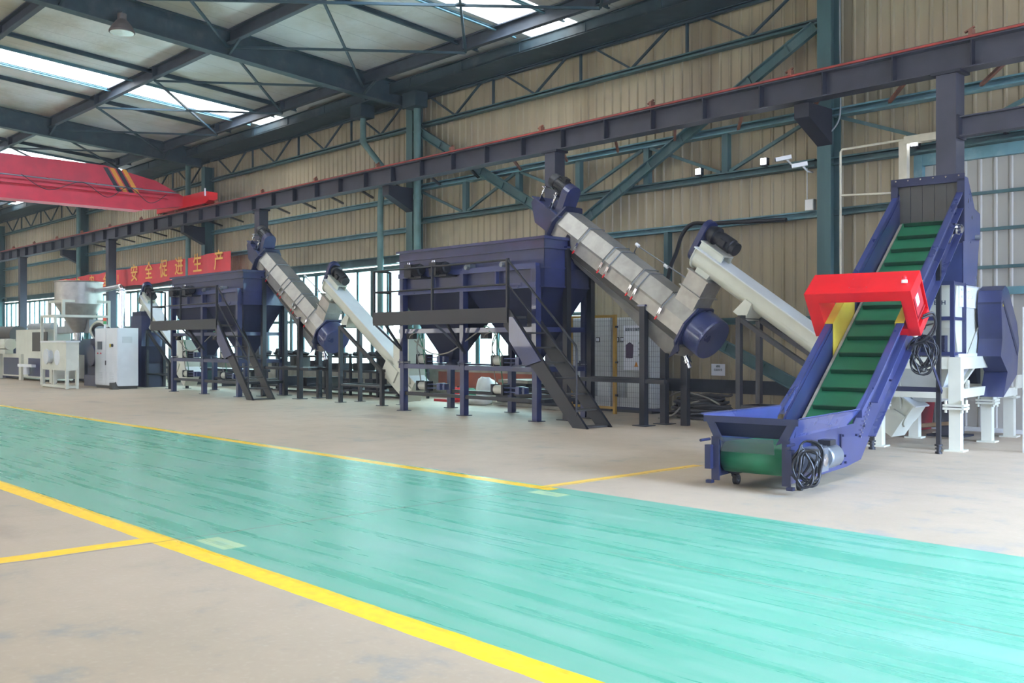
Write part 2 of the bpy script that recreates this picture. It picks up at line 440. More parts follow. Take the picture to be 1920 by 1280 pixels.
fw = MB(); fw.box(XL, 14, -16.2, -16, 0, 1.2); fw.box(XL, 14, -16.2, -16, 3.6, 11)
for k in range(15): fw.box(-75 + 6 * k, -73 + 6 * k, -16.2, -16, 1.2, 3.6)
struct('wall_front', fw, 'wall_sheet')
lw = MB(); lw.box(XL, WR, WY - .02, WY + .2, 0, .74); struct('wall_back_base', lw, 'plaster')
tb = MB(); tb.box(-20.2, WR, WY - .05, WY - .021, .28, .66); struct('trim_1', tb, 'brick_red')
tb = MB(); tb.box(WR, -7.6, WY - .07, WY - .035, .42, .68); struct('trim_2', tb, 'dark_board')
# the roof: sheets with strips of translucent panel in every bay
def skys():
    return [(-3.55, -2.15), (-15.75, -14.35), (-27.9, -26.5), (-40.1, -38.7), (-52.1, -50.7), (-64.1, -62.7)]
rf = MB(); xs = [XL] + sorted(sum([list(s) for s in skys()], [])) + [6.0]
YE = 16.5; YN = -16.0
for i in range(0, len(xs) - 1, 2):
    a, b_ = xs[i], xs[i + 1]
    rf.add([(a, YN, zr(YN)), (b_, YN, zr(YN)), (b_, YE, zr(YE)), (a, YE, zr(YE)), (a, YN, zr(YN) + .12), (b_, YN, zr(YN) + .12), (b_, YE, zr(YE) + .12), (a, YE, zr(YE) + .12)],
           [(0, 1, 2, 3), (7, 6, 5, 4), (0, 4, 5, 1), (1, 5, 6, 2), (2, 6, 7, 3), (3, 7, 4, 0)])
struct('ceiling', rf, 'roof_lining')
for a, b_ in skys():
    g = MB(); YE = 16.5; n = 14
    pts = []
    for k in range(n + 1):
        x = a + (b_ - a) * k / n; pts.append((x, .02 * math.sin(k * PI)+ (.03 if k % 2 else 0)))
    vs = [(x, yv, zr(yv) + .06 + dz) for yv in (YN, YE) for x, dz in pts]
    g.add(vs, [(i, i + 1, n + 1 + i + 1, n + 1 + i) for i in range(n)])
    struct('window_%d' % (20 + skys().index((a, b_))), g, 'skylight')
# eaves gutter: fascia, soffit and lip
gt = MB(); gt.box(XL, 6, 15.18, 15.2, 7.9, 8.12); gt.box(XL, 6, 15.18, WY, 7.89, 7.91); gt.box(XL, 6, 15.14, 15.2, 8.11, 8.13)
gt.box(XL, 6, 15.18, 15.24, 7.87, 7.9)
for x in range(-74, 6, 2): gt.box(x - .02, x + .02, 15.16, 15.18, 7.9, 8.11)
tag(part('eaves_gutter', gt, 'beam_roof'), 'long teal sheet metal box gutter under the roof edge along the back wall', 'gutter')['kind'] = 'structure'
BAYS = [-8.8, -20.9, -32.85, -44.8, -56.8, -68.8]
def jb(name, mb, mat, label, cat, group=None):
    o = part(name, mb, mat); tag(o, label, cat, group); return o
# rafters across the hall
wh = ['rightmost, above the red crane rail at the top edge', 'middle one, carrying the hanging bell lamp', 'second from left, just above the red bridge crane', 'far left one behind the red bridge crane', 'very far one near the end of the hall', 'last one at the end of the hall']
for i, x in enumerate(BAYS):
    r_ = MB(); y0, y1 = -16, 15.75; d = .6
    for (yy0, yy1) in ((y0, y1),):
        za, zb = zr(yy0), zr(yy1)
        r_.ibeam((x, yy0, za - d / 2 - .01), (x, yy1, zb - d / 2 - .01), .26, d, .022, .014)
    t = thing('roof_beam', 'deep dark teal roof beam across the hall, ' + wh[i], 'beam', (x, 15.75, zr(15.75) - .6), None, 'roof beams across the hall')
    part('web_and_flanges', r_, 'beam_roof', t)
    for yk in (14.35, 10.65, 6.95, 3.25, -.45):
        for s_ in (-1, 1):
            part('knee_brace', MB().bar((x + s_ * .02, yk, zr(yk) - .58), (x + s_ * .62, yk, zr(yk) - .3), .05, .05), 'beam_roof', t)
# long beams along the hall
for i, y in enumerate((14.35, 10.65, 6.95, 3.25, -.45)):
    mb = MB()
    for a, b_ in zip([XL] + BAYS[::-1], BAYS[::-1] + [6]):
        mb.cbeam((a + .01, y, zr(y) - .17), (b_ - .01, y, zr(y) - .17), .12, .3, .012)
        for s_ in (a + 4, a + 8): mb.box(s_ - .02, s_ + .02, y - .08, y + .08, zr(y) - .32, zr(y) - .02)
    jb('roof_purlin', mb, 'beam_purple', ['grey long roof girder nearest the eaves gutter', 'grey long roof girder, second in from the eaves', 'grey long roof girder, third in, at the top left corner', 'grey long roof girder over the middle of the green lane', 'grey long roof girder above the camera side'][i], 'beam')['kind'] = 'structure'
# slim purlins running down the slope
for bi, (xa, xb) in enumerate(zip(BAYS[:-1], BAYS[1:])):
    c0 = (xa + xb) / 2
    for k, off in enumerate((2.0, .75, -.75, -2.0)):
        mb = MB(); hh = .1 if k in (0, 3) else .07
        mb.cbeam((c0 + off - (.32 if abs(off) > 1 else .33), -1, zr(-1) - hh / 2 - .01), (c0 + off - .33, 15.0, zr(15) - hh / 2 - .01), .05, hh, .006)
        o = part('roof_purlin', mb, 'teal_light' if k in (1, 2) else 'teal_dark'); o['kind'] = 'structure'
# X bracing rods
n_ = 0
for bi, (xa, xb) in enumerate(zip(BAYS[:4], BAYS[1:5])):
    for ya, yb in ((10.65, 14.35), (6.95, 10.65)):
        for k in range(3):
            if ya < 10 and (bi != 1 and bi != 0 or k != 2 or bi == 1): continue
            x0 = xa - (xa - xb) / 3 * k; x1 = xa - (xa - xb) / 3 * (k + 1)
            mb = MB(); e = .36
            mb.bar((x0, ya, zr(ya) - e), (x1, yb, zr(yb) - e), .05, .05); mb.bar((x1, ya, zr(ya) - e - .02), (x0, yb, zr(yb) - e - .02), .05, .05)
            cx, cy = (x0 + x1) / 2, (ya + yb) / 2
            mb.box(cx - .09, cx + .09, cy - .09, cy + .09, zr(cy) - e - .02, zr(cy) - e + .01)
            o = part('roof_brace', mb, 'teal_dark'); o['kind'] = 'structure'
# wall columns
COLS = [-9.0, -20.95, -32.9, -44.9, -56.9, -68.9]
cw = ['right one behind the top of the white screw conveyor', 'middle one, left of the large blue silo', 'one behind the gold lettered banner', 'left one beside the silver round hopper', 'far left one', 'last one at the far end']
for i, x in enumerate(COLS):
    t = thing('steel_column', 'teal steel wall column, ' + cw[i], 'column', (x, 15.85, 0), None, 'teal wall columns')
    part('shaft', MB().ibeam((x + .12, 15.95, 0), (x + .12, 15.95, 7.6), .26, .36, .02, .014, (0, 1, 0)), 'teal', t)
    cb = MB(); cb.ext([(x, 15.77, 5.46), (x, 15.0, 5.46), (x, 15.0, 5.22), (x, 15.77, 4.85)], (.28, 0, 0))
    part('crane_bracket', cb, 'runway_dark', t)
    part('base_plate', MB().box(x - .25, x + .25, 15.6, 16.2, 0, .03), 'teal_dark', t)
# wall girts: lattice girts in the right bay, single rails elsewhere
def girt(x0, x1, z, mat='teal', y=16.12, w=.14, h=.12):
    return MB().cbeam((x0, y, z), (x1, y, z), w, h, .008)
def gl(mb, mat='teal'):
    o = part('wall_girt', mb, mat); o['kind'] = 'structure'; return o
for i, (a, b_) in enumerate(zip(COLS[1:], COLS[:-1])):
    a += .16; b_ -= .16
    # high lattice under the gutter
    gl(MB().cbeam((a, 16.1, 7.15), (b_, 16.1, 7.15), .16, .1)); gl(MB().cbeam((a, 16.1, 7.86), (b_, 16.1, 7.86), .1, .08), 'teal_dark')
    mb = MB(); n = 4; s_ = (b_ - a) / n
    for k in range(n):
        x = a + s_ * k
        mb.bar((x + s_ * .5, 16.1, 7.2), (x + s_ * .15, 16.1, 7.84), .05, .04); mb.bar((x + s_ * .5, 16.1, 7.2), (x + s_ * .85, 16.1, 7.84), .05, .04)
        if k: mb.bar((x, 16.1, 7.2), (x, 16.1, 7.84), .05, .05)
    gl(mb, 'teal_dark')
def lattice(a, b_, zt, zb, n, first=0):
    gl(MB().cbeam((a, 16.05, zt), (b_, 16.05, zt), .22, .13), 'teal_light'); gl(MB().cbeam((a, 16.05, zb), (b_, 16.05, zb), .2, .13), 'teal')
    s_ = (b_ - a) / n
    for k in range(n + 1):
        x = a + s_ * k
        if 0 < k < n: gl(MB().cbeam((x, 16.05, zb + .06), (x, 16.05, zt - .06), .13, .12, up=(0, 1, 0)))
    for k in range(n):
        x = a + s_ * k; up = (k + first) % 2
        gl(MB().bar((x + .1, 16.02, zt - .08 if up else zb + .08), (x + s_ - .1, 16.02, zb + .08 if up else zt - .08), .06, .06))
lattice(COLS[1] + .16, COLS[0] - .16, 5.5, 4.62, 6, 1)
lattice(COLS[0] + .16, 2.9, 5.45, 4.6, 6, 1)
gl(girt(-14.9, COLS[0] - .16, 3.72), 'teal_light'); gl(girt(-20.7, -15, 3.62, w=.2, h=.16), 'teal')
gl(girt(-14.7, COLS[0] - .16, 1.82), 'teal'); gl(girt(COLS[0] + .16, -7.4, 3.72), 'teal')
gl(MB().cbeam((-12.55, 16.1, 1.9), (-12.55, 16.1, 3.66), .1, .14, up=(0, 1, 0)), 'teal'); 
for i, (a, b_) in enumerate(zip(COLS[2:], COLS[1:-1])):
    for z in (5.3, 4.45): gl(girt(a + .16, b_ - .16, z), 'teal_light')
    gl(girt(a + .16, b_ - .16, 3.68, w=.2, h=.22), 'teal')
# big diagonal wall braces of the right bay
def brace(name, p, q, w_, label):
    t = MB(); p, q = Vector(p), Vector(q); d = (q - p).normalized(); sd = d.cross(Vector((0, 1, 0))).normalized()
    t.bar(p + sd * w_ / 2, q + sd * w_ / 2, .09, .02, sd); t.bar(p - sd * w_ / 2, q - sd * w_ / 2, .09, .02, sd)
    t.bar(p + V(0, .03, 0), q + V(0, .03, 0), .012, w_, sd)
    L = (q - p).length; k = .3
    while k < L - .2:
        c = p + d * k; t.bar(c + sd * w_ / 2, c - sd * w_ / 2, .05, .02, (0, 1, 0)); k += .9
    return jb(name, t, 'teal', label, 'brace')
brace('wall_brace', (-20.7, 15.85, 7.05), (-15.2, 15.85, 4.0), .2, 'long teal diagonal wall brace sloping down right from the middle column')
brace('wall_brace', (-14.7, 15.85, 4.05), (-9.1, 15.85, 7.0), .2, 'long teal diagonal wall brace rising to the right column')
brace('wall_brace', (-12.9, 15.85, 2.2), (-9.05, 15.85, .45), .2, 'teal diagonal wall brace low behind the loose cable pile')
# windows: frames with frosted panes, one unit per bay
def window(k, a, b_, lo=.74, hi=3.55):
    fr = MB(); fr.box(a, b_, 16.26, 16.34, hi - .1, hi); fr.box(a, b_, 16.26, 16.36, lo, lo + .06); fr.box(a, a + .06, 16.26, 16.34, lo, hi); fr.box(b_ - .06, b_, 16.26, 16.34, lo, hi)
    fr.box(a, b_, 16.27, 16.33, 2.02, 2.1)
    n = max(2, round((b_ - a) / .75)); s_ = (b_ - a) / n
    for i in range(1, n): fr.box(a + s_ * i - (.07 if i % 2 else .035), a + s_ * i + (.07 if i % 2 else .035), 16.26, 16.34, lo + .06, hi - .1)
    f = struct('window_%d' % k, fr, 'teal')
    part('pane', MB().box(a + .03, b_ - .03, 16.295, 16.305, lo + .03, hi - .03), 'frosted', f)
ed = [WR] + COLS[1:]
for k in range(5): window(k + 1, ed[k + 1] + .05, ed[k] - .05)
# roller door at the right with its frame
dr = MB(); ribbed(dr, -7.3, XR, .04, 4.35, 16.2, .235, .05, .02)
d = struct('door_1', dr, 'door_sheet')
fr = MB(); fr.box(-7.42, XR, 16.1, 16.24, 4.33, 4.52); fr.box(-7.42, -7.28, 16.08, 16.24, 0, 4.5)
part('door_frame', fr, 'teal_light', d)
rl = MB(); [rl.box(-7.28, XR, 16.13, 16.18, z - .025, z + .025) for z in (3.78, 3.2, 2.6)]
part('door_rail', rl, 'teal', d); part('door_band', MB().box(-7.28, XR, 16.1, 16.18, 2.16, 2.28), 'teal_light', d)
part('light_gap_strip', MB().box(-7.28, XR, 16.05, 16.22, .0, .06), 'white_cool', d)  # white strip painted in for the daylight gap under the door
# ------------------------------------------------------------------ crane runway, posts, bridge crane
t = thing('crane_runway', 'long dark grey crane rail beam with red conductor along the back wall', 'crane rail', (-30, 15, 5.5))
rb = MB(); rb.ibeam((XL, 15, 5.68), (4, 15, 5.68), .3, .42, .02, .014); part('rail_beam', rb, 'runway_grey', t)
for x in [k * 1.2 for k in range(-46, 4)]:
    part('stiffener', MB().box(x - .012, x + .012, 14.86, 14.99, 5.49, 5.87), 'runway_dark', t)
part('rail', MB().box(XL, 4, 14.97, 15.03, 5.9, 5.98), 'steel_dark', t)
part('conductor_bar', MB().box(XL, 4, 14.83, 14.86, 5.9, 5.93), 'red_rail', t)
for x in range(-60, 4, 3): part('rail_clip', MB().box(x - .03, x + .03, 14.84, 14.95, 5.9, 6.03).bar((x - .1, 14.9, 6.0), (x + .04, 14.9, 6.06), .05, .02), 'rust', t)
sm = MB()
for k in range(-28, 2):
    x = k * 1.5 + .4
    part('wall_tie', MB().bar((x, 15.1, 5.5), (x - .7, 16.0, 5.46), .05, .05), 'rust' if k > -12 else 'black_steel', t)
pw = ['above the blue crusher hopper', 'above the near washer motor', 'above the far washer motor', 'behind the silver exhaust pipe', 'left one above the white extruder', 'far left one']
for i, x in enumerate((-6.36, -14.71, -27.26, -39.16, -50.0, -61.5)):
    t = thing('crane_post', 'dark grey box post holding the crane rail, ' + pw[i], 'post', (x, 15, 0), None, 'posts under the crane rail')
    part('shaft', MB().box(x - .15, x + .15, 14.85, 15.15, .02, 5.47), 'runway_grey', t)
    part('cap_plate', MB().box(x - .22, x + .22, 14.82, 15.18, 5.43, 5.475), 'runway_dark', t)
    part('base_plate', MB().box(x - .25, x + .25, 14.75, 15.25, 0, .03), 'runway_dark', t)
t = thing('cross_beam', 'dark grey beam running right from the post above the roller door', 'beam', (-3, 15, 4.47))
part('beam_profile', MB().ibeam((-6.2, 15, 4.63), (3, 15, 4.63), .2, .3), 'runway_grey', t)
part('end_plate', MB().box(-6.21, -6.18, 14.86, 15.14, 4.45, 4.8), 'runway_dark', t)

bx = -32.6
t = thing('bridge_crane', 'red overhead travelling crane girder with end carriage on the rail', 'crane', (bx, 15, 5.98))
g = MB(); y0 = -15.9
prof = [(13.6, 5.86), (14.6, 6.04), (15.0, 6.1), (15.0, 6.36), (13.9, 6.85), (12.2, 7.16), (y0, 7.16), (y0, 5.86)]
g.ext([(bx - .22, a, b_) for a, b_ in prof], (.44, 0, 0)); part('girder', g, 'red_crane', t)
g = MB(); g.box(bx - .32, bx + .32, y0, 13.4, 5.80, 5.86); g.box(bx + .22, bx + .36, y0, 14.3, 6.28, 6.34); part('bottom_flange', g, 'red_crane', t)
g = MB(); g.box(bx - 1.9, bx + 1.9, 14.84, 15.16, 6.02, 6.42); g.ext([(bx + 1.9, 14.84, 6.02), (bx + 2.15, 14.84, 6.1), (bx + 2.15, 14.84, 6.36), (bx + 1.9, 14.84, 6.42)], (0, .32, 0))
part('end_carriage', g, 'red', t)
for s_ in (-1.6, 1.6): part('wheel', MB().cyl((bx + s_, 14.93, 6.1), (bx + s_, 15.07, 6.1), .13, 20), 'steel_dark', t)
part('cable_track', MB().tube([(bx + .42, y0, 6.62), (bx + .42, 14.6, 6.48)], .022), 'galvanised', t)
for k in range(9):
    y = 13.4 - k * 1.5; part('track_bracket', MB().box(bx + .2, bx + .44, y - .03, y + .03, 6.5, 6.54), 'red_dark', t)
for k in range(4):
    y = 12.9 - k * .2
    g = MB(); g.add([(bx + .224, y, 7.1), (bx + .224, y - .1, 7.1), (bx + .224, y + .35 - .1, 6.36), (bx + .224, y + .35, 6.36)], [(0, 1, 2, 3)]) if False else g.ext([(bx + .221, y, 7.1), (bx + .221, y - .15, 7.1), (bx + .221, y + .3, 6.36), (bx + .221, y + .45, 6.36)], (.004, 0, 0))
    part('warning_stripe', g, 'black' if k % 2 else 'amber', t)
part('festoon_cable', MB().tube(smooth_path([(bx + .4, 14.2, 6.4), (bx + .45, 13.6, 6.05), (bx + .45, 12.9, 6.5), (bx + .45, 12.2, 6.1), (bx + .45, 11.4, 6.5), (bx + .45, 10.4, 6.15), (bx + .45, 9.6, 6.55)]), .012, 6), 'black_cable', t)
part('white_tag', MB().box(bx + 1.92, bx + 1.96, 14.8, 14.835, 6.25, 6.5), 'white_plastic', t)

# bell lamp under the roof beam
def fl_pos(x, y): return x, y
lx, ly = -20.55, 8.1
t = thing('bell_lamp', 'grey bell shaped hanging lamp under the teal roof beam, top left', 'lamp', (lx, ly, 7.85))
part('hook', MB().tube([(lx, ly, 8.2), (lx, ly, 8.3), (lx - .2, ly, 8.36)], .012, 6), 'galvanised', t)
part('housing', MB().cyl((lx, ly, 8.12), (lx, ly, 8.25), .09, 16), 'lamp_housing', t)
part('lamp_shade', MB().lathe([(0, .26), (.03, .26), (.14, .2), (.24, .12), (.28, .08)], (lx, ly, 7.86), n=28, caps=False), 'lamp_housing', t)
part('lamp_glass', MB().cyl((lx, ly, 7.852), (lx, ly, 7.862), .24, 28), 'lamp_glass', t)

# downpipes
def pipe_thing(pts, r, label, mat='pipe_green', rings=()):
    t = thing('drain_pipe', label, 'pipe', pts[-1]); part('pipe_run', MB().tube(pts, r, 14), mat, t)
    for p in rings: part('pipe_collar', MB().cyl(Vector(p) - V(0, 0, .06), Vector(p) + V(0, 0, .06), r + .015, 14), mat, t)
    return t
t = pipe_thing([(-20.45, 15.75, 7.85), (-20.45, 15.75, .02)], .1, 'thick green drain pipe running down beside the middle wall column', rings=((-20.45, 15.75, 3.7), (-20.45, 15.75, 5.2)))
part('gutter_outlet', MB().box(-20.7, -20.15, 15.45, 15.85, 7.5, 7.92), 'beam_roof', t)
t = pipe_thing([(-22.55, 15.5, 7.8), (-22.55, 15.5, 6.9), (-21.7, 15.55, 6.1), (-21.75, 15.5, 5.0), (-21.75, 15.5, .02)], .085, 'green drain pipe with an elbow, left of the middle wall column', rings=((-21.75, 15.5, 3.6), (-22.55, 15.5, 6.95)))
part('gutter_outlet', MB().box(-22.8, -22.3, 15.25, 15.7, 7.55, 7.92), 'beam_roof', t)
t = pipe_thing([(-33.6, 15.6, 7.8), (-33.6, 15.6, .02)], .09, 'green drain pipe beside the column behind the banner')
pipe_thing([(-44.4, 15.6, 7.8), (-44.4, 15.6, .02)], .09, 'green drain pipe beside the far left column')

# wall fittings in the right bay
for (x, z, lb) in ((-11.61, 4.76, 'left of the bright one'), (-10.14, 4.76, 'brightest, left of the cctv camera'), (-7.3, 4.69, 'at the roller door corner'), (-5.91, 4.72, 'under the cross beam at the right')):
    t = thing('floodlight', 'small square white LED floodlight on the wall rail, ' + lb, 'lamp', (x, 15.9, z - .06), None, 'floodlights on the wall rail')
    part('housing', MB().box(x - .07, x + .07, 15.84, 15.93, z - .08, z + .06), 'black', t)
    part('lamp_glass', MB().box(x - .055, x + .055, 15.83, 15.841, z - .06, z + .05), 'led', t)
    part('bracket', MB().box(x - .02, x + .02, 15.9, 16.0, z - .1, z - .06), 'black', t)
for (x, z, lb) in ((-9.62, 4.72, 'upper left'), (-9.3, 4.56, 'lower right')):
    t = thing('security_camera', 'white bullet security camera beside the right column, the %s one' % lb, 'camera', (x, 15.8, z - .05), None, 'bullet cameras on the wall')
    part('body', MB().bar((x + .12, 15.75, z + .02), (x - .12, 15.62, z - .02), .08, .07), 'white_plastic', t)
    part('lens', MB().cyl((x - .12, 15.62, z - .02), (x - .135, 15.612, z - .022), .03, 14), 'black', t)
    part('mount', MB().tube([(x + .04, 15.72, z - .02), (x + .06, 15.85, z - .1), (x + .06, 16.02, z - .1)], .018), 'white_plastic', t)
t = thing('junction_box', 'small grey electric box on the wall girt left of the right column', 'box', (-9.28, 16.05, 3.78))
part('box_body', MB().box(-9.37, -9.2, 15.98, 16.08, 3.78, 3.98), 'grey_light', t); part('lid', MB().box(-9.36, -9.21, 15.97, 15.985, 3.79, 3.97), 'white_plastic', t)
part('conduit', MB().tube([(-9.36, 16.04, 3.98), (-9.36, 16.04, 4.6)], .012, 6), 'white_plastic', t)
t = thing('cable_trunking', 'cream cable trunking and conduit at the roller door corner', 'conduit', (-7.43, 15.85, 0))
part('trunking', MB().box(-7.52, -7.38, 15.75, 15.85, 2.6, 4.72), 'trunk_white', t)
part('top_trunking', MB().box(-7.42, -6.5, 15.72, 15.85, 4.66, 4.78), 'trunk_white', t)
part('conduit', MB().tube([(-7.4, 15.78, 4.74), (-8.55, 15.8, 4.74), (-8.58, 15.8, 4.7), (-8.58, 15.8, .3)], .02), 'trunk_white', t)
part('cross_conduit', MB().tube([(-8.56, 15.8, 3.95), (-7.5, 15.8, 3.88)], .018), 'trunk_white', t)
part('grey_wire', MB().tube(smooth_path([(-8.62, 15.85, 7.8), (-8.62, 15.85, 6.6), (-8.58, 15.8, 5.9), (-8.6, 15.8, 5.3), (-8.75, 15.75, 5.05)]), .014, 6), 'grey_mid', t)
jb('rubber_hose', MB().tube(smooth_path([(-9.7, 15.9, 3.64), (-11.3, 15.9, 3.72), (-11.75, 15.85, 3.74), (-12.0, 15.85, 3.55), (-12.15, 15.85, 3.2), (-12.3, 15.85, 2.9), (-12.45, 15.8, 2.2)]), .04, 10), 'rubber', 'black rubber hose hanging over the wall girt above the near washer', 'hose')
t = thing('wall_notice', 'small white paper notice on the ribbed wall above the cable pile', 'sign', (-11.41, 16.24, .77))
part('sheet', MB().box(-11.58, -11.26, 16.235, 16.245, .76, .99), 'paper', t)
text_mesh('lettering', '通知', .05, 'ink', t, wall_text_matrix(-11.42, 16.233, .94)); text_mesh('lettering', '注意安全', .05, 'ink', t, wall_text_matrix(-11.42, 16.233, .87))

# banner 
t = thing('banner', 'long red cloth banner with gold Chinese lettering above the windows', 'banner', (-38, 15.6, 3.6))
bn = MB(); n = 40
pts = [(-47.2 + (16.9) * k / n, 15.58 + .03 * math.sin(k * 1.7), 4.24 + .24 * (k / n) + .02 * math.sin(k * .9) , 3.6 + .1 * (k / n)+ .02 * math.sin(k * .7)) for k in range(n + 1)]
vs = [(x, y, a) for x, y, a, b_ in pts] + [(x, y, b_) for x, y, a, b_ in pts] + [(x, y + .006, a) for x, y, a, b_ in pts] + [(x, y + .006, b_) for x, y, a, b_ in pts]
m_ = n + 1
bn.add(vs, [(i, i + 1, m_ + i + 1, m_ + i) for i in range(n)] + [(2 * m_ + i, 3 * m_ + i, 3 * m_ + i + 1, 2 * m_ + i + 1) for i in range(n)])
part('cloth', bn, 'banner_red', t)
for ch, x in zip('安全促进生产', (-38.2, -36.82, -35.5, -34.2, -32.72, -31.12)):
    text_mesh('lettering', ch, .7, 'banner_gold', t, wall_text_matrix(x, 15.53, 4.08 + (x + 38.6) * .012), bold=.008)
for ch, x in zip('遵守安全！', (-45.9, -44.3, -42.65, -41.1, -39.7)):
    text_mesh('lettering', ch, .55 if ch != '！' else .4, 'banner_gold', t, wall_text_matrix(x, 15.53, 3.96), bold=.008)

# ------------------------------------------------------------------ process line (the near line; the far one is the same, 11.05 m further left)
DX = -11.05
def TN(ang):
    """(t, y, n) frame of an inclined machine in the X-Z plane"""
    c, s_ = math.cos(R(ang)), math.sin(R(ang))
    a = V(-c, 0, s_); n = V(s_, 0, c)
    return (lambda t, y, nn: a * t + V(0, y, 0) + n * nn), a, n

def washer():
    P, a, n = TN(32.87)
    root = thing('friction_washer', 'near stainless inclined washer tube feeding the large right blue silo', 'washing machine', (-10.66, 13.1, 0), None, 'inclined friction washers')
    cs = [(13.13, -3.62), (13.47, -3.62), (13.62, -3.86), (13.62, -4.11), (13.52, -4.12), (13.52, -4.25), (13.0, -4.11), (13.0, -3.86)]
    cs = [(13.13, -3.62), (13.47, -3.62), (13.6, -3.86), (13.6, -4.11), (13.0, -4.11), (13.0, -3.86)]
    segs = [(12.66, 11.92), (11.92, 11.24), (11.06, 10.44), (10.31, 9.68), (9.66, 9.14)]
    shell = MB(); shell.loft([[P(t, y, nn) for y, nn in cs] for t in (12.66, 9.14)]); part('tube_housing', shell, 'stainless', root)
    for (t1, t0) in ((12.6, 11.95), (11.9, 11.24), (11.2, 10.46), (10.42, 9.7)):
        h = MB(); e = .012
        cover = [(12.995, -3.9), (12.985, -3.86), (13.12, -3.605), (13.48, -3.605), (13.615, -3.86), (13.605, -3.9)]
        h.loft([[P(t, y, nn) for y, nn in cover] for t in (t1 - .02, t0 + .02)]); part('screen_cover', h, 'stainless', root)
    # drip tray
    st = MB(); st.loft([[P(t, y, nn) for y, nn in ((13.08, -4.11), (13.52, -4.11), (13.52, -4.26), (13.08, -4.26))] for t in (12.55, 9.16)]); part('recess_strip', st, 'steel_dark', root)  # dark strip set back between housing and tray
    tr = MB(); tr.loft([[P(t, 13.06, -4.24), P(t, 13.54, -4.24), P(t, 13.42, -4.24 - d), P(t, 13.18, -4.24 - d)] for t, d in ((12.5, .08), (11.0, .15), (9.7, .3), (9.35, .33), (9.02, .18))])
    part('drain_tray', tr, 'stainless', root)
    v = MB(); v.cyl(P(9.06, 13.3, -4.42), P(8.98, 13.3, -4.47), .05, 16); v.cyl(P(8.98, 13.3, -4.47), P(8.93, 13.3, -4.5), .07, 16); v.cyl(P(8.93, 13.3, -4.5), P(8.86, 13.3, -4.55), .04, 16)
    part('drain_valve', v, 'chrome', root)
    hexf = lambda g: [(13.1 - g * .6, -3.56 + g), (13.5 + g * .6, -3.56 + g), (13.68 + g, -3.86), (13.68 + g, -4.2), (13.5, -4.42), (13.1, -4.42), (12.92 - g, -4.2), (12.92 - g, -3.86)]
    f = MB(); f.loft([[P(t, y, nn) for y, nn in hexf(0)] for t in (9.14, 9.1)])
    part('end_flange', f, 'navy', root)
    g = MB(); g.ext([P(9.12, 12.97, -4.15), P(9.0, 12.97, -4.3), P(9.12, 12.97, -4.52)], (0, .02, 0)); part('flange_gusset', g, 'navy_dark', root)
    d = MB(); d.lathe([(0, .34), (.03, .36), (.33, .36), (.36, .35)], P(9.1, 13.33, -3.93), -a, 36); part('bearing_drum', d, 'navy_bright', root)
    # inlet chute on the low end
    c = MB(); c.frame(P(9.2, 13.1, -3.66), a * .42, V(0, .42, 0), n * .54); part('inlet_chute', c, 'stainless', root)
    c = MB()
    for nn, g_ in ((-3.42, .035), (-3.13, .035)): c.frame(P(9.2 - g_, 13.1 - g_, nn), a * (.42 + 2 * g_), V(0, .42 + 2 * g_, 0), n * .02)
    part('chute_flange', c, 'stainless', root)
    # clamps across the covers
    for t in (11.92, 11.22, 11.06, 10.44, 10.31, 9.68):
        b_ = MB(); b_.tube([P(t, 12.97, -3.94), P(t, 12.97, -3.86), P(t, 13.12, -3.59), P(t, 13.48, -3.59), P(t, 13.63, -3.86)], .009, 6)
        o = part('cover_strap', b_, 'galvanised', root)
        l = MB(); l.bar(P(t, 12.965, -3.9), P(t, 12.965, -4.0), .05, .03, (0, 1, 0)); l.tube([P(t, 12.955, -3.96), P(t + .01, 12.93, -4.02), P(t, 12.96, -4.06)], .01, 6)
        part('latch', l, 'chrome', o)
        part('latch_grip', MB().bar(P(t, 12.955, -4.05), P(t + .01, 12.95, -4.12), .02, .02), 'red', o)
    # head box, motor and belt guard
    hb = MB(); prof = [(12.66, -3.74), (12.66, -4.12), (13.14, -4.12), (13.43, -3.85), (13.41, -3.74)]
    hb.ext([P(t, 13.0, nn) for t, nn in prof], (0, .58, 0)); part('outlet_box', hb, 'navy', root)
    hb = MB(); hb.frame(P(12.62, 12.97, -3.74), a * .82, V(0, .64, 0), n * .02); part('top_plate', hb, 'navy_bright', root)
    hb = MB(); hb.loft([[P(t, y, nn) for y, nn in hexf(0.03)] for t in (12.68, 12.64)]); part('head_flange', hb, 'navy_dark', root)
    m = MB(); c0 = P(13.33, 13.2, -3.3)
    m.lathe([(0, .12), (.03, .145), (.16, .145), (.17, .13), (.2, .13), (.44, .135), (.5, .1)], c0, -a, 20); o = part('motor', m, 'black', root)
    fn = MB()
    for k in range(14):
        an = 2 * PI * k / 14; rad = V(0, math.cos(an), 0) + n * math.sin(an)
        fn.bar(c0 - a * .2 + rad * .14, c0 - a * .42 + rad * .14, .008, .03, rad)
    part('cooling_fins', fn, 'black', o); part('terminal_box', MB().frame(c0 - a * .36 + n * .12 + V(0, -.06, 0), a * .12, V(0, .12, 0), n * .06), 'black', o)
    g = MB(); ol = []
    for k in range(12): an = PI * k / 11; ol.append((math.cos(an) * .17, math.sin(an) * .17))
    loop = [(13.2 + y, -3.3 + z) for y, z in ol] + [(13.3 - y, -3.78 - z) for y, z in [(.17, 0), (-.17, 0)]][::1]
    loop = [(13.2 + y, -3.32 + z) for y, z in ol] + [(13.08, -3.74), (13.42, -3.74)]
    g.ext([P(12.7, y, nn) for y, nn in loop], a * .16); part('belt_guard', g, 'navy', root)
    ms = MB()
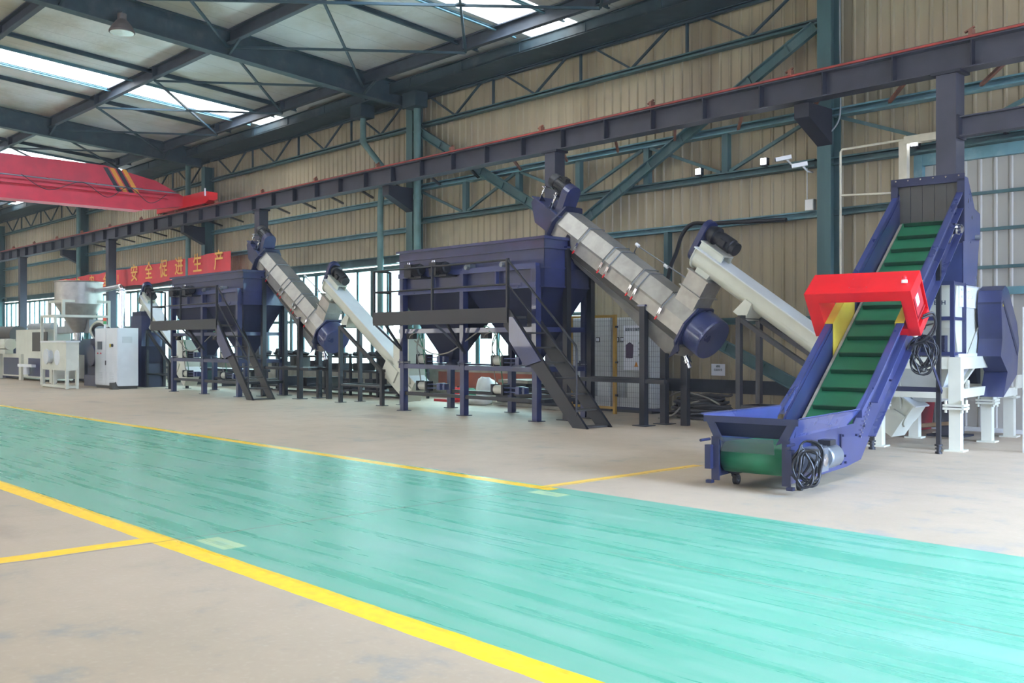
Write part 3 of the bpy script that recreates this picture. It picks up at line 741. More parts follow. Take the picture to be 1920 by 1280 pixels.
    for t in (13.3, 12.95):
        for y in (13.05, 13.4): ms.cyl(P(t, y, -3.73), P(t, y, -3.44), .014, 8); ms.cyl(P(t, y, -3.56), P(t, y, -3.53), .03, 6)
        ms.frame(P(t - .03, 13.0, -3.47), a * .06, V(0, .45, 0), n * .02)
    part('motor_mount', ms, 'chrome', root)
    ms = MB()
    for t in (13.25, 12.95): ms.ext([P(t, 13.0, -3.72), P(t, 13.16, -3.72), P(t, 13.0, -3.6)], a * .015)
    part('mount_gusset', ms, 'navy_dark', root)
    wp = MB(); wp.tube([P(11.1, 13.5, -3.62), P(11.1, 13.5, -3.46), P(9.66, 13.5, -3.4), P(9.66, 13.5, -3.2)], .012, 8); part('water_pipe', wp, 'galvanised', root)
    for t in (11.1, 10.35): part('pipe_fitting', MB().cyl(P(t - .04, 13.5, -3.45), P(t + .04, 13.5, -3.45), .03, 10), 'white_plastic', root)
    # support legs
    for x, y, z in ((-10.66, 13.02, 2.02), (-10.66, 13.58, 2.02), (-12.42, 12.98, 3.12), (-12.42, 13.62, 3.12)):
        l = MB(); l.box(x - .055, x + .055, y - .055, y + .055, 0, z); lo = part('leg', l, 'black_steel', root)
        part('foot_plate', MB().box(x - .14, x + .14, y - .14, y + .14, 0, .015), 'black_steel', lo)
        b_ = MB(); sgn = -1 if y < 13.3 else 1
        b_.box(x - .08, x + .08, y - .075, y + .075, z, z + .03); yy = y - sgn * .02
        b_.ext([(x - .06, yy, z + .03), (x + .07, yy, z + .03), (x + .07, yy, z + .2), (x + .02, yy, z + .3), (x - .06, yy, z + .2)], (0, .03, 0))
        part('bracket', b_, 'navy', root)
    cb = MB(); cb.box(-12.42, -10.2, 12.98, 13.06, .72, .79); cb.box(-12.42, -10.2, 13.54, 13.62, .72, .79); cb.box(-10.7, -10.62, 13.02, 13.58, .72, .79)
    part('cross_beam', cb, 'black_steel', root)
    for y in (13.58,):
        part('rear_leg', MB().box(-10.28, -10.15, y - .05, y + .05, 0, 1.5), 'black_steel', root)
    return root
w_near = washer()
w_far = copy_tree(w_near, (DX, 0, 0), 'far stainless inclined washer tube feeding the smaller looking left blue silo')

def screw():
    P, a, n = TN(33.58)
    root = thing('screw_conveyor', 'cream white screw conveyor rising left from under the blue crusher', 'conveyor', (-8.7, 13.25, 0), None, 'cream white inclined screw conveyors')
    yc = 13.28; r_ = .165
    us = [(yc - r_, -2.88)] + [(yc - r_ * math.cos(PI * k / 12), -3.04 - r_ * math.sin(PI * k / 12)) for k in range(13)] + [(yc + r_, -2.88)]
    b_ = MB(); b_.loft([[P(t, y, nn) for y, nn in us] for t in (9.66, 5.35)], False)
    for i in range(len(b_.sm) - 2): b_.sm[i] = 2 <= i % 15 <= 12
    part('trough', b_, 'white_cream', root)
    b_ = MB(); b_.frame(P(5.3, yc - .21, -2.885), a * 4.38, V(0, .42, 0), n * .02); part('cover', b_, 'white_cool', root)
    b_ = MB()
    for t in (9.66, 7.5, 5.35):
        ring = [(yc - r_ - .03, -2.87)] + [(yc - (r_ + .035) * math.cos(PI * k / 12), -3.04 - (r_ + .035) * math.sin(PI * k / 12)) for k in range(13)] + [(yc + r_ + .03, -2.87)]
        if t == 7.5: continue
        part('trough_flange', MB().loft([[P(t - d, y, nn) for y, nn in ring] for d in (0, .02)]), 'white_cream', root)
    # spout into the washer inlet
    s_ = MB(); s_.loft([[P(9.5, yc - .13, -3.1), P(9.2, yc - .13, -3.1), P(9.2, yc + .14, -3.1), P(9.5, yc + .14, -3.1)], [P(9.56, yc - .14, -3.42) + V(.06, 0, 0), P(9.28, yc - .14, -3.42), P(9.28, yc + .14, -3.42), P(9.56, yc + .14, -3.42)]])
    part('outlet_spout', s_, 'white_cream', root)
    # intake box at the low end
    s_ = MB(); s_.box(-6.78, -6.22, yc - .22, yc + .24, .5, 1.5); part('intake_chute', s_, 'white_cream', root)
    s_ = MB(); s_.frame(P(5.35, yc - .2, -3.42), a * .95, V(0, .4, 0), n * .34); part('intake_box', s_, 'white_cream', root)
    s_ = MB(); s_.frame(P(5.9, yc - .26, -3.3), a * .5, V(0, .04, 0), n * .3); part('clean_out_door', s_, 'white_cream', root)
    # gear motor and guard
    g = MB(); ol = [(math.cos(PI * k / 10) * .15, math.sin(PI * k / 10) * .15) for k in range(11)]
    loop = [(yc + y, -2.56 + z) for y, z in ol] + [(yc - y, -3.0 - z) for y, z in ol]
    g.ext([P(9.68, y, nn) for y, nn in loop], a * .1); part('belt_guard', g, 'navy', root)
    c0 = P(9.68, yc, -2.58)
    m = MB(); m.lathe([(0, .11), (.1, .15), (.16, .15), (.17, .1), (.24, .1), (.25, .125), (.5, .125), (.52, .11), (.6, .11)], c0, -a, 18)
    o = part('gear_motor', m, 'black', root)
    part('terminal_box', MB().frame(c0 - a * .45 + V(0, -.17, 0) - n * .05, a * .12, V(0, .08, 0), n * .1), 'black', o)
    mm = MB(); mm.frame(P(9.15, yc - .13, -2.865), a * .5, V(0, .03, 0), n * .1); mm.frame(P(9.15, yc + .1, -2.865), a * .5, V(0, .03, 0), n * .1); mm.frame(P(9.15, yc - .14, -2.76), a * .52, V(0, .28, 0), n * .02)
    part('motor_stand', mm, 'white_cream', root)
    cl = MB(); cl.ext([P(8.4, yc - .2, -3.08), P(8.26, yc - .2, -3.08), P(8.22, yc - .2, -3.36), P(8.48, yc - .2, -3.36)], (0, .4, 0)); part('support_saddle', cl, 'white_cream', root)
    tops = {-8.72: 1.8, -7.05: .78}
    for x, z in tops.items():
        for y in (12.95, 13.5):
            l = part('leg', MB().box(x - .04, x + .04, y - .04, y + .04, 0, z), 'black_steel', root)
            part('foot_plate', MB().box(x - .1, x + .1, y - .1, y + .1, 0, .012), 'black_steel', l)
    fr = MB()
    for y in (12.95, 13.5): fr.bar((-8.72, y, 1.78), (-7.05, y, .76), .07, .07); fr.bar((-8.72, y, .42), (-7.05, y, .42), .05, .05) 
    for x, z in tops.items(): fr.bar((x, 12.95, z), (x, 13.5, z), .06, .06); fr.bar((x, 12.95, .42), (x, 13.5, .42), .05, .05)
    part('support_frame', fr, 'black_steel', root)
    return root
s1 = screw()
s2 = copy_tree(s1, (DX, 0, 0), 'cream white screw conveyor between the two stainless washers, left of the large silo')
s3 = copy_tree(s1, (2 * DX, 0, 0), 'cream white screw conveyor behind the left silo, partly hidden by its platform')

def silo():
    root = thing('storage_silo', 'large navy blue twin cone silo with platform, nearest the camera', 'silo', (-14.5, 12.95, 0), None, 'navy blue twin cone silos')
    x0, x1, y0, y1 = -16.72, -12.42, 12.4, 13.6
    b_ = MB(); T_ = .012
    # open topped upper bin
    b_.box(x0, x1, y0, y0 + T_, 2.42, 3.28); b_.box(x0, x1, y1 - T_, y1, 2.42, 3.28); b_.box(x0, x0 + T_, y0, y1, 2.42, 3.28); b_.box(x1 - T_, x1, y0, y1, 2.42, 3.28)
    part('bin_wall', b_, 'navy', root)
    b_ = MB(); e = .05
    for z in (3.26, 3.09, 2.74, 2.40):
        w_ = e if z > 3 else .02
        b_.box(x0 - w_, x1 + w_, y0 - w_, y0, z, z + (.05 if z == 3.26 else .03)); b_.box(x0 - w_, x1 + w_, y1, y1 + w_, z, z + .03)
        b_.box(x0 - w_, x0, y0, y1, z, z + .03); b_.box(x1, x1 + w_, y0, y1, z, z + (.05 if z == 3.26 else .03))
    part('stiffener_rib', b_, 'navy', root)
    mid = (x0 + x1) / 2
    for a, c in ((x0, mid), (mid, x1)):
        cx = (a + c) / 2 + (-.05 if a == x0 else .12); cy = 13.0; r0 = .14
        k = MB(); k.loft([[(a, y0, 2.42), (c, y0, 2.42), (c, y1, 2.42), (a, y1, 2.42)], [(cx - r0, cy - r0, 1.06), (cx + r0, cy - r0, 1.06), (cx + r0, cy + r0, 1.06), (cx - r0, cy + r0, 1.06)]])
        cn = part('cone', k, 'navy_dark', root)  # darker navy stands in for shade on the inward slope
        o = MB(); o.box(cx - .17, cx + .17, cy - .17, cy + .17, 1.02, 1.06); o.cyl((cx, cy, .86), (cx, cy, 1.03), .12, 16); part('outlet_flange', o, 'navy_dark', cn)
        # sliding gate cylinders with their hoses
        for z in (1.07, .52):
            rx = cx - .45
            r_ = MB(); r_.cyl((rx - .14, 12.62, z), (rx + .12, 12.62, z), .085, 20); ro = part('air_cylinder', r_, 'white_cream', root)
            for q in (-.17, .12): part('end_cap', MB().box(rx + q, rx + q + .05, 12.53, 12.71, z - .1, z + .1), 'black', ro)
            rd = MB()
            for dy in (-.05, .05):
                for dz in (-.04, .04): rd.cyl((rx + .16, 12.62 + dy, z + dz), (rx + .52, 12.62 + dy, z + dz), .011, 6)
            rd.box(rx + .5, rx + .6, 12.54, 12.7, z - .07, z + .07); rd.box(rx + .66, rx + .72, 12.56, 12.68, z - .06, z + .06); rd.cyl((rx + .55, 12.62, z), (rx + .72, 12.62, z), .02, 8)
            part('tie_rods', rd, 'navy_bright', ro)
        hx = cx - .55
        part('valve_block', MB().box(hx - .17, hx + .05, 12.36, 12.46, 1.48, 1.62), 'black', root)
        for j, (p_, m_) in enumerate((((hx - .12, 12.38, 1.62), 'green_cloth'), ((hx - .05, 12.38, 1.62), 'hose_grey'), ((hx + .01, 12.38, 1.62), 'green_cloth'), ((hx - .1, 12.38, 1.5), 'hose_grey'))):
            zz = (1.15, 1.15, .62, .62)[j]; xx = cx - .45 + (.1, -.1, .1, -.1)[j]
            part('air_hose', MB().tube(smooth_path([p_, (p_[0] + .14, 12.32, 1.72 - .05 * j), (p_[0] + .3, 12.4, 1.6), (xx, 12.5, 1.3), (xx, 12.6, zz)]), .011, 6), m_, root)
    part('hanging_cable', MB().tube(smooth_path([(-16.2, 12.4, 1.45), (-15.6, 12.35, 1.2), (-15.0, 12.33, 1.22), (-14.4, 12.35, 1.5), (-14.2, 12.4, 1.62)]), .014, 6), 'hose_grey', root)
    # frame in front of the sloping cones
    for y in (12.36, 13.62):
        f = MB()
        yo = y - .03 if y < 13 else y + .03
        for z in (2.78, 2.44): f.box(x0 + .12, x1 - .1, yo - .05, yo + .05, z - .05, z + .05)
        for k in range(5):
            xk = x0 + .25 + k * .95; f.box(xk, xk + .03, yo - .03, yo + .05, 2.48, 2.74)
        f.box(x0 + .1, x1 - .1, y - .045, y + .045, 1.6, 1.69); part('frame_rail', f, 'navy_bright', root)
    f = MB()
    for xx in (x0 + .16, x1 - .15): f.box(xx - .05, xx + .05, 12.36, 13.62, 2.37, 2.47); f.box(xx - .04, xx + .04, 12.36, 13.62, 1.6, 1.69); f.box(xx - .05, xx + .05, 12.36, 13.62, .88, .97)
    f.box(x0 + .1, x1 - .1, 12.31, 12.41, .88, .97); f.box(x0 + .1, x1 - .1, 13.57, 13.67, .88, .97); part('lower_rail', f, 'navy', root)
    f = MB()
    for y in (12.36, 13.62): f.box(x0 + .1, x1 - .1, y - .03, y + .03, .33, .4)
    f.box(x1 - .1, x1 + .0, 12.4, 13.6, .33, .4)
    part('tie_bar', f, 'black_steel', root)
    for x in (x0 + .22, mid, x1 - .15):
        for y in (12.36, 13.62):
            l = part('leg', MB().box(x - .06, x + .06, y - .06, y + .06, 0, .98), 'navy', root)
            fl_ = MB(); fl_.box(x - .12, x + .12, y - .1, y + .1, 0, .014); fl_.box(x - .1, x + .1, y - .09, y + .09, .98, 1.0); fl_.box(x - .1, x + .1, y - .09, y + .09, 1.01, 1.03)
            for q in (-.07, .07): fl_.cyl((x + q, y - .06, .95), (x + q, y - .06, 1.07), .012, 6)
            part('leg_flange', fl_, 'navy_dark', l)
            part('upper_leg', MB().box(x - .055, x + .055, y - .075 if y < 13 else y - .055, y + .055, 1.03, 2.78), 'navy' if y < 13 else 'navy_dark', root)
    # gear motors on the front wall
    for xm in (-15.85, -15.05):
        m = MB(); m.lathe([(0, .09), (.04, .11), (.22, .11), (.24, .08)], (xm + .02, 12.12, 2.86), (1, 0, 0), 16); m.box(xm - .22, xm, 12.04, 12.26, 2.72, 2.98); m.cyl((xm - .3, 12.15, 2.84), (xm - .2, 12.15, 2.84), .06, 12)
        mo = part('gear_motor', m, 'black', root)
        for k in range(5): m2 = MB(); m2.lathe([(0, .125), (.008, .125)], (xm + .06 + k * .032, 12.12, 2.86), (1, 0, 0), 16); part('cooling_fin', m2, 'black', mo)
        part('mount', MB().box(xm - .2, xm + .22, 12.12, 12.4, 2.7, 2.74), 'black_steel', mo)
        m2 = MB(); [m2.cyl((xm - .18 + q, 12.1, 2.98), (xm - .18 + q, 12.1, 3.02), .02, 8) for q in (0, .06)]; part('eye_bolt', m2, 'chrome', mo)
    for xm in (-14.35, -13.35):
        part('bearing_block', MB().box(xm - .07, xm + .07, 12.26, 12.4, 2.83, 2.91).cyl((xm, 12.2, 2.84), (xm, 12.3, 2.84), .045, 12), 'galvanised', root)
    # platform
    px0, px1, py0 = -16.84, -12.76, 11.82
    pl = MB(); pl.box(px0, px1, py0, 12.28, 1.84, 1.88); o = part('platform', pl, 'steel_dark', root)
    pl = MB(); pl.box(px0, px1, py0 - .01, py0, 1.80, 2.03); pl.box(px0 - .01, px0, py0, 12.28, 1.80, 2.03); part('toe_board', pl, 'black_steel', o)
    pl = MB(); pl.box(px0, px1, py0, py0 + .06, 1.76, 1.84); pl.box(px0, px0 + .06, py0, 12.3, 1.76, 1.84); part('edge_beam', pl, 'black_steel', o)
    rl = MB()
    for x in (px0 + .02, -14.9, px1 - .02): rl.box(x - .02, x + .02, py0 - .005, py0 + .035, 1.8, 2.88)
    rl.box(px0, px0 + .04, 12.22, 12.26, 1.88, 2.88)
    for z in (2.87, 2.44): rl.tube([(px0 + .02, 12.24, z), (px0 + .02, py0 + .02, z), (px1 - .02, py0 + .02, z)], .02, 8)
    part('railing', rl, 'black_steel', root)
    for x in (-16.5, -14.53): br = MB(); br.bar((x + .02, py0 + .05, 1.78), (x, 12.34, 1.2), .045, .045); br.bar((x - .35, py0 + .03, 1.8), (x, 12.34, 1.22), .04, .04); part('platform_brace', br, 'black_steel', root)
    # stair
    def sp(u): return (-12.82 + u * 1.84, 1.93 - u * 1.93)
    for y in (11.84, 12.42):
        s_ = MB(); (xa, za), (xb, zb) = sp(0), sp(1)
        s_.ext([(xa - .06, y, za + .06), (xa + .12, y, za + .06), (xb + .12, y, 0), (xb - .22, y, 0), (xa - .06, y, za - .22)], (0, .012, 0))
        s_.ext([(xa + .12, y - .02, za + .06), (xb + .12, y - .02, 0), (xb + .10, y - .02, 0), (xa + .10, y - .02, za + .06)], (0, .05, 0))
        part('stair_stringer', s_, 'black_steel', root)
    for k in range(7):
        z = .26 * k + .02; x = -12.82 + (1.93 - z) / 1.93 * 1.84
        part('stair_tread', MB().box(x - .16, x + .06, 11.85, 12.42, z - .015, z + .012), 'steel_dark', root)
    hr = MB(); hr.tube([(px1 - .02, 11.85, 2.87), (-11.14, 11.85, 1.36), (-11.12, 11.85, 1.3), (-11.12, 11.85, .2)], .02, 8); hr.tube([(px1 - .02, 11.85, 2.44), (-11.12, 11.85, .93)], .016, 8)
    hr.bar((px1 - .02, 11.85, 1.9), (px1 - .02, 11.85, 2.9), .045, .045)
    part('handrail', hr, 'black_steel', root)
    part('stringer_sheen', MB().ext([(-12.7, 11.8, 1.86), (-12.6, 11.8, 1.86), (-11.9, 11.8, 1.1), (-12.3, 11.8, 1.0), (-12.7, 11.8, 1.45)], (0, .012, 0)), 'navy', root)  # added sheet standing in for the reflection on the stair stringer
    return root
h1 = silo()
h2 = copy_tree(h1, (DX, 0, 0), 'navy blue twin cone silo with platform, the far one below the gold lettered banner')

# ------------------------------------------------------------------ belt conveyor (its own frame: x across, y along, z up)
BC = (-5.31, 8.345, 0); BA = R(7.5)
root = thing('belt_conveyor', 'navy inclined belt conveyor with green cleated belt and red hood', 'conveyor', BC, BA)
S_ = .745; HW = .38
def topz(q): return .98 + S_ * (q - 1.75)
def beltz(q): return .62 + S_ * (q - 1.8)
for s_ in (-1, 1):
    x = s_ * HW
    prof = [(-.34, .10), (1.05, .13), (1.46, .17), (1.72, .38), (5.12, .38 + S_ * 3.4), (5.12, topz(5.12)), (1.75, topz(1.75)), (1.25, .56), (-.34, .52)]
    p_ = MB(); p_.ext([(x, a, b_) for a, b_ in prof], (.012 * s_, 0, 0)); part('side_panel', p_, 'navy', root)
    p_ = MB(); p_.ext([(x + s_ * .012, 1.3, .62), (x + s_ * .012, 5.1, topz(5.1) - .03), (x + s_ * .012, 5.1, topz(5.1)), (x + s_ * .012, 1.75, topz(1.75)), (x + s_ * .012, 1.3, .7)], (.07 * s_, 0, 0))
    part('top_flange', p_, 'navy_bright', root)
    p_ = MB(); up = V(0, -math.sin(math.atan(S_)), math.cos(math.atan(S_)))
    p_.bar((x + s_ * .05, 1.75, topz(1.75) - .22), (x + s_ * .05, 5.1, topz(5.1) - .22), .08, .012, up)
    p_.bar((x + s_ * .05, 1.68, .40), (x + s_ * .05, 5.1, .40 + S_ * 3.42), .08, .012, up)
    part('outer_rail', p_, 'navy_bright', root)
    # flared loading bin
    p_ = MB(); fx = s_ * .1
    p_.ext([(x, -.34, .52), (x, 1.05, .54), (x + fx * .4, 1.28, .70), (x + fx, -.36, .70)], (.01 * s_, 0, 0))
    p_.ext([(x + fx, -.36, .70), (x + fx * .4, 1.28, .70), (x + fx * .4 + s_ * .03, 1.28, .71), (x + fx + s_ * .04, -.36, .71)], (0, 0, .01))
    p_.ext([(x + s_ * .012, 1.05, .56), (x + s_ * .012, 1.75, topz(1.75)), (x + s_ * .05, 1.3, .70)], (.012 * s_, 0, 0))
    part('bin_side', p_, 'navy_bright', root)
    p_ = MB(); p_.ext([(x, -.36, .5), (x + fx, -.36, .7), (x - s_ * .0, -.36, .66), (x - s_ * .12, -.36, .45)], (0, .012, 0)); part('bin_corner', p_, 'navy_dark', root)
    # skirting strip against the belt and the inner side wall
    p_ = MB(); p_.ext([(x - s_ * .008, 1.2, .40), (x - s_ * .008, 5.05, beltz(5.05)), (x - s_ * .008, 5.05, topz(5.05) - .06), (x - s_ * .008, 1.3, .6)], (-.004 * s_, 0, 0)); part('inner_wall', p_, 'navy', root)
    p_ = MB(); p_.bar((x - s_ * .045, .9, beltz(1.35) + .02), (x - s_ * .045, 1.35, beltz(1.35) + .04), .05, .015) ; p_.bar((x - s_ * .045, 1.35, beltz(1.35) + .03), (x - s_ * .045, 5.0, beltz(5.0) + .03), .028, .015, up); part('skirt_strip', p_, 'skirt_pvc', root)
    for a, b_ in ((2.62, 3.02),):
        p_ = MB(); p_.ext([(x - s_ * .014, a, topz(a) - .38), (x - s_ * .014, b_ + .3, topz(b_ + .3) - .38), (x - s_ * .014, b_ + .3, topz(b_ + .3) + .003), (x - s_ * .014, a, topz(a) + .003)], (-.004 * s_, 0, 0))
        p_.ext([(x - s_ * .018, a, topz(a) + .002), (x - s_ * .018, b_ + .3, topz(b_ + .3) + .002), (x + s_ * .085, b_ + .3, topz(b_ + .3) + .002), (x + s_ * .085, a, topz(a) + .002)], (0, -.003, .006))
        part('yellow_window', p_, 'yellow', root, label='yellow side wall section inside the red hood')
p_ = MB(); p_.box(-HW - .1, HW + .1, -.37, -.355, .64, .70); p_.ext([(-HW - .08, -.36, .66), (HW + .08, -.36, .66), (HW, -.22, .5), (-HW, -.22, .5)], (0, .01, -.004)); part('bin_front', p_, 'navy_dark', root)
for s_ in (-1, 1):
    e_ = MB(); x = s_ * HW
    e_.box(x - .02 if s_ < 0 else x - .06, x + .06 if s_ < 0 else x + .02, -.36, -.34, .08, .5)
    e_.box(x - .03 + s_ * .03, x + .03 + s_ * .03, -.42, -.34, .19, .42); e_.cyl((x + s_ * .05, -.52, .47), (x + s_ * .05, -.34, .47), .014, 8); e_.box(x - .03 + s_ * .03, x + .03 + s_ * .03, -.4, -.34, .05, .08)
    part('tensioner', e_, 'navy_dark', root)
# belt loop around the tail drum, up the slope, and back
bl = MB(); bw = HW - .03; loop = []
for k in range(13): an = PI / 2 + PI * k / 12; loop.append((-.12 + .15 * math.cos(an), .29 + .15 * math.sin(an)))
loop += [(1.1, .16), (1.5, .26), (5.0, beltz(5.0) - .26), (5.2, beltz(5.2) - .12), (5.2, beltz(5.2) - .02), (5.05, beltz(5.05)), (1.5, beltz(1.5) + .0), (1.15, .42), (.6, .42)]
ins = [(-.12 + .14 * math.cos(PI / 2 + PI * k / 12), .29 + .14 * math.sin(PI / 2 + PI * k / 12)) for k in range(13)] + [(1.1, .17), (1.5, .27), (4.99, beltz(5.0) - .25), (5.18, beltz(5.2) - .12), (5.18, beltz(5.2) - .03), (5.04, beltz(5.04) - .01), (1.5, beltz(1.5) - .01), (1.15, .41), (.6, .41)]
n = len(loop); vs = [(x, a, b_) for x in (-bw, bw) for a, b_ in loop] + [(x, a, b_) for x in (-bw, bw) for a, b_ in ins]
bl.add(vs, [(i, (i + 1) % n, n + (i + 1) % n, n + i) for i in range(n)] + [(2 * n + i, 2 * n + (i + 1) % n, 3 * n + (i + 1) % n, 3 * n + i) for i in range(n)] + [(i, (i + 1) % n, 2 * n + (i + 1) % n, 2 * n + i) for i in range(n)] + [(n + i, n + (i + 1) % n, 3 * n + (i + 1) % n, 3 * n + i) for i in range(n)])
for i in range(12): bl.sm[i] = True
part('belt', bl, 'belt_green', root)
sl = V(0, math.cos(math.atan(S_)), math.sin(math.atan(S_)))
k = 0; q = 1.32
while q < 5.0:
    c = V(0, q, beltz(q)); 
    p_ = MB(); p_.frame(c + V(-HW + .09, 0, 0), V(2 * HW - .18, 0, 0), up * .055, sl * .014); p_.frame(c + V(-HW + .09, 0, 0), V(2 * HW - .18, 0, 0), up * .012, sl * .05)
    part('cleat', p_, 'cleat_green', root); q += .262
part('drum', MB().cyl((-bw - .02, -.12, .29), (bw + .02, -.12, .29), .13, 24), 'steel_dark', root)
part('floor_pan', MB().ext([(-HW, 0.0, .15), (HW, 0, .15), (HW, 1.45, .2), (-HW, 1.45, .2)], (0, 0, -.01)), 'navy_dark', root)
part('return_pan', MB().ext([(-HW, 1.75, .42), (HW, 1.75, .42), (HW, 5.0, .42 + S_ * 3.25), (-HW, 5.0, .42 + S_ * 3.25)], (0, .006, -.008)), 'navy_dark', root)
# scratched guard flap over the drum, open at the front
gp = MB(); gp.ext([(-.3, -.37, .5), (.24, -.37, .5), (.24, -.345, .36), (-.3, -.345, .36)], (0, .004, 0)); part('guard_flap', gp, 'film', root, label='clear scratched plastic flap')
# casters
for x, q in ((-.32, -.02), (.34, -.02)):
    c = MB(); c.box(x - .05, x + .05, q - .05, q + .05, .115, .13); c.ext([(x - .03, q - .04, .12), (x - .03, q + .03, .12), (x - .03, q + .05, .05), (x - .03, q + .02, .05)], (.006, 0, 0)); c.ext([(x + .024, q - .04, .12), (x + .024, q + .03, .12), (x + .024, q + .05, .05), (x + .024, q + .02, .05)], (.006, 0, 0))
    o = part('caster', c, 'black', root); part('wheel', MB().cyl((x - .022, q + .03, .052), (x + .022, q + .03, .052), .05, 20), 'rubber', o); part('hub', MB().cyl((x - .024, q + .03, .052), (x + .024, q + .03, .052), .022, 12), 'galvanised', o)
    part('brake_pedal', MB().box(x - .01, x + .07, q - .06, q - .03, .09, .1), 'black', o)
# legs with screw feet and braces
for s_ in (-1, 1):
    x = s_ * (HW + .04); q = 4.1
    l = MB(); l.box(x - .025, x + .025, q - .03, q + .03, .1, 2.45 if s_ > 0 else 2.3); lo = part('leg', l, 'black_steel', root)
    f = MB(); f.cyl((x, q, 0), (x, q, .13), .028, 12); f.cyl((x, q, 0), (x, q, .03), .045, 12); f.cyl((x, q, .06), (x, q, .08), .045, 6); f.cyl((x, q, .1), (x, q, .12), .05, 6); part('screw_foot', f, 'black', lo)
    part('leg_brace', MB().bar((x + s_ * .04, q, .78), (x + s_ * .04, q - .95, .62 + S_ * 1.35), .05, .012, (1, 0, 0)), 'navy_dark', root)
part('cross_bar', MB().box(-HW - .06, HW + .06, 4.07, 4.13, .78, .84), 'navy_dark', root)
part('bolts', (lambda m: [m.cyl((HW + .012, 1.36 + .04 * k, .44 + .045 * k), (HW + .04, 1.36 + .04 * k, .44 + .045 * k), .011, 6) for k in range(8)] and [m.cyl((HW + .012, 1.41 + .04 * k, .41 + .045 * k), (HW + .035, 1.41 + .04 * k, .41 + .045 * k), .011, 6) for k in range(8)] and m)(MB()), 'chrome', root)
for a, z in ((.92, .46), (.98, .25), (1.0, .18), (1.3, .44), (1.4, .42), (1.52, .52), (1.7, .75), (2.1, 1.0), (2.9, 1.6), (2.35, .98)): part('side_bolt', MB().cyl((HW + .012, a, z), (HW + .035, a, z), .013, 6), 'navy_dark', root)
part('joint_plate', MB().box(HW + .012, HW + .03, .86, .885, .17, .48), 'navy_dark', root)
# drive motor at the tail with gearbox
g = MB(); g.lathe([(0, .1), (.03, .12), (.14, .12), (.16, .09)], (HW + .03, -.02, .30), (1, 0, 0), 20)
g.box(HW + .02, HW + .2, -.12, .1, .2, .42); go = part('gearbox', g, 'galvanised', root)
g = MB(); g.lathe([(0, .1), (.02, .11), (.26, .11), (.3, .09)], (HW + .14, .1, .32), (0, 1, 0), 20); mo = part('drive_motor', g, 'galvanised', root)
g = MB()
for k in range(16): an = 2 * PI * k / 16; g.bar((HW + .12 + .112 * math.cos(an), .13, .32 + .112 * math.sin(an)), (HW + .12 + .112 * math.cos(an), .36, .32 + .112 * math.sin(an)), .008, .018, (math.cos(an), 0, math.sin(an)))
part('cooling_fins', g, 'galvanised', mo); part('terminal_box', MB().box(HW + .08, HW + .2, .14, .28, .43, .48), 'black', mo)
part('shaft_hub', MB().lathe([(0, .06), (.02, .06), (.03, .03)], (HW + .2, -.01, .31), (1, 0, 0), 20), 'chrome', go)
# head bearing
g = MB(); g.box(HW + .012, HW + .09, 4.66, 4.86, beltz(4.76) + .0, beltz(4.76) + .14); g.lathe([(0, .06), (.05, .06), (.07, .03)], (HW + .09, 4.76, beltz(4.76) + .07), (1, 0, 0), 16); g.cyl((HW + .05, 4.5, beltz(4.5) + .06), (HW + .05, 4.8, beltz(4.8) + .06), .014, 8)
part('head_bearing', g, 'chrome', root)
# red metal detector hood straddling the belt, square to the slope
qo, zo = 2.36, 1.98
O = V(0, qo, zo); dn = -up
wA, wB = .62, .62; L_ = .62; TH = .42
def HP(x, a, b_): return O + V(x, 0, 0) + sl * a + dn * b_      # a: along the belt, b: down through it
hd = MB()
hd.frame(HP(-wA, 0, 0), V(2 * wA, 0, 0), sl * TH, dn * .13)
hd.frame(HP(-wA, 0, .13), V(.15, 0, 0), sl * TH, dn * (L_ - .13))
hd.frame(HP(wA - .13, 0, .13), V(.02, 0, 0), sl * TH, dn * (L_ - .13))
hd.frame(HP(wA - .13, 0, .13), V(.13, 0, 0), sl * .015, dn * (L_ - .13))
hd.frame(HP(wA - .24, 0, L_ - .1), V(.24, 0, 0), sl * TH, dn * .1)
hd.frame(HP(wA - .13, TH - .015, .13), V(.13, 0, 0), sl * .015, dn * (L_ - .13))
ho = part('detector_hood', hd, 'red', root, label='red metal detector hood over the belt')
cbx = MB(); cbx.frame(HP(wA - .1, .07, .12), V(.09, 0, 0), sl * .27, dn * .28); cbx.frame(HP(wA - .1, .03, .44), V(.09, 0, 0), sl * .34, dn * .012)
part('control_box', cbx, 'red_dark', ho)
part('display', MB().frame(HP(wA - .011, .12, .17), V(.004, 0, 0), sl * .1, dn * .13), 'paper', ho)
g = MB(); g.frame(HP(-.1, .1, -.003), V(.2, 0, 0), sl * .18, dn * .003); part('top_plate', g, 'red', ho)
g = MB(); [g.cyl(HP(x, a, -.003), HP(x, a, -.009), .006, 6) for x in (-.1, .1) for a in (.1, .28)]; part('screws', g, 'chrome', ho)
b0 = HP(wA - .11, .17, 0)
part('beacon_base', MB().lathe([(0, .034), (.035, .032)], b0, (0, 0, 1), 20), 'white_plastic', ho); part('beacon', MB().lathe([(.035, .03), (.065, .03), (.085, .02), (.09, .004)], b0, (0, 0, 1), 20), 'red', ho)
part('cable_gland', MB().cyl(HP(wA - .1, .1, L_), HP(wA - .1, .1, L_ + .07), .035, 12), 'trunk_white', ho)
for j in range(2):
    part('cable', MB().tube(smooth_path([HP(wA + .01, .12 + .05 * j, .46), HP(wA + .1, .2 + .05 * j, .48), HP(wA + .1, .22, .62 + .05 * j), HP(wA + .0, .12, .74 + .05 * j), HP(wA - .16, .06, .8)]), .013, 8), 'black_cable', ho)
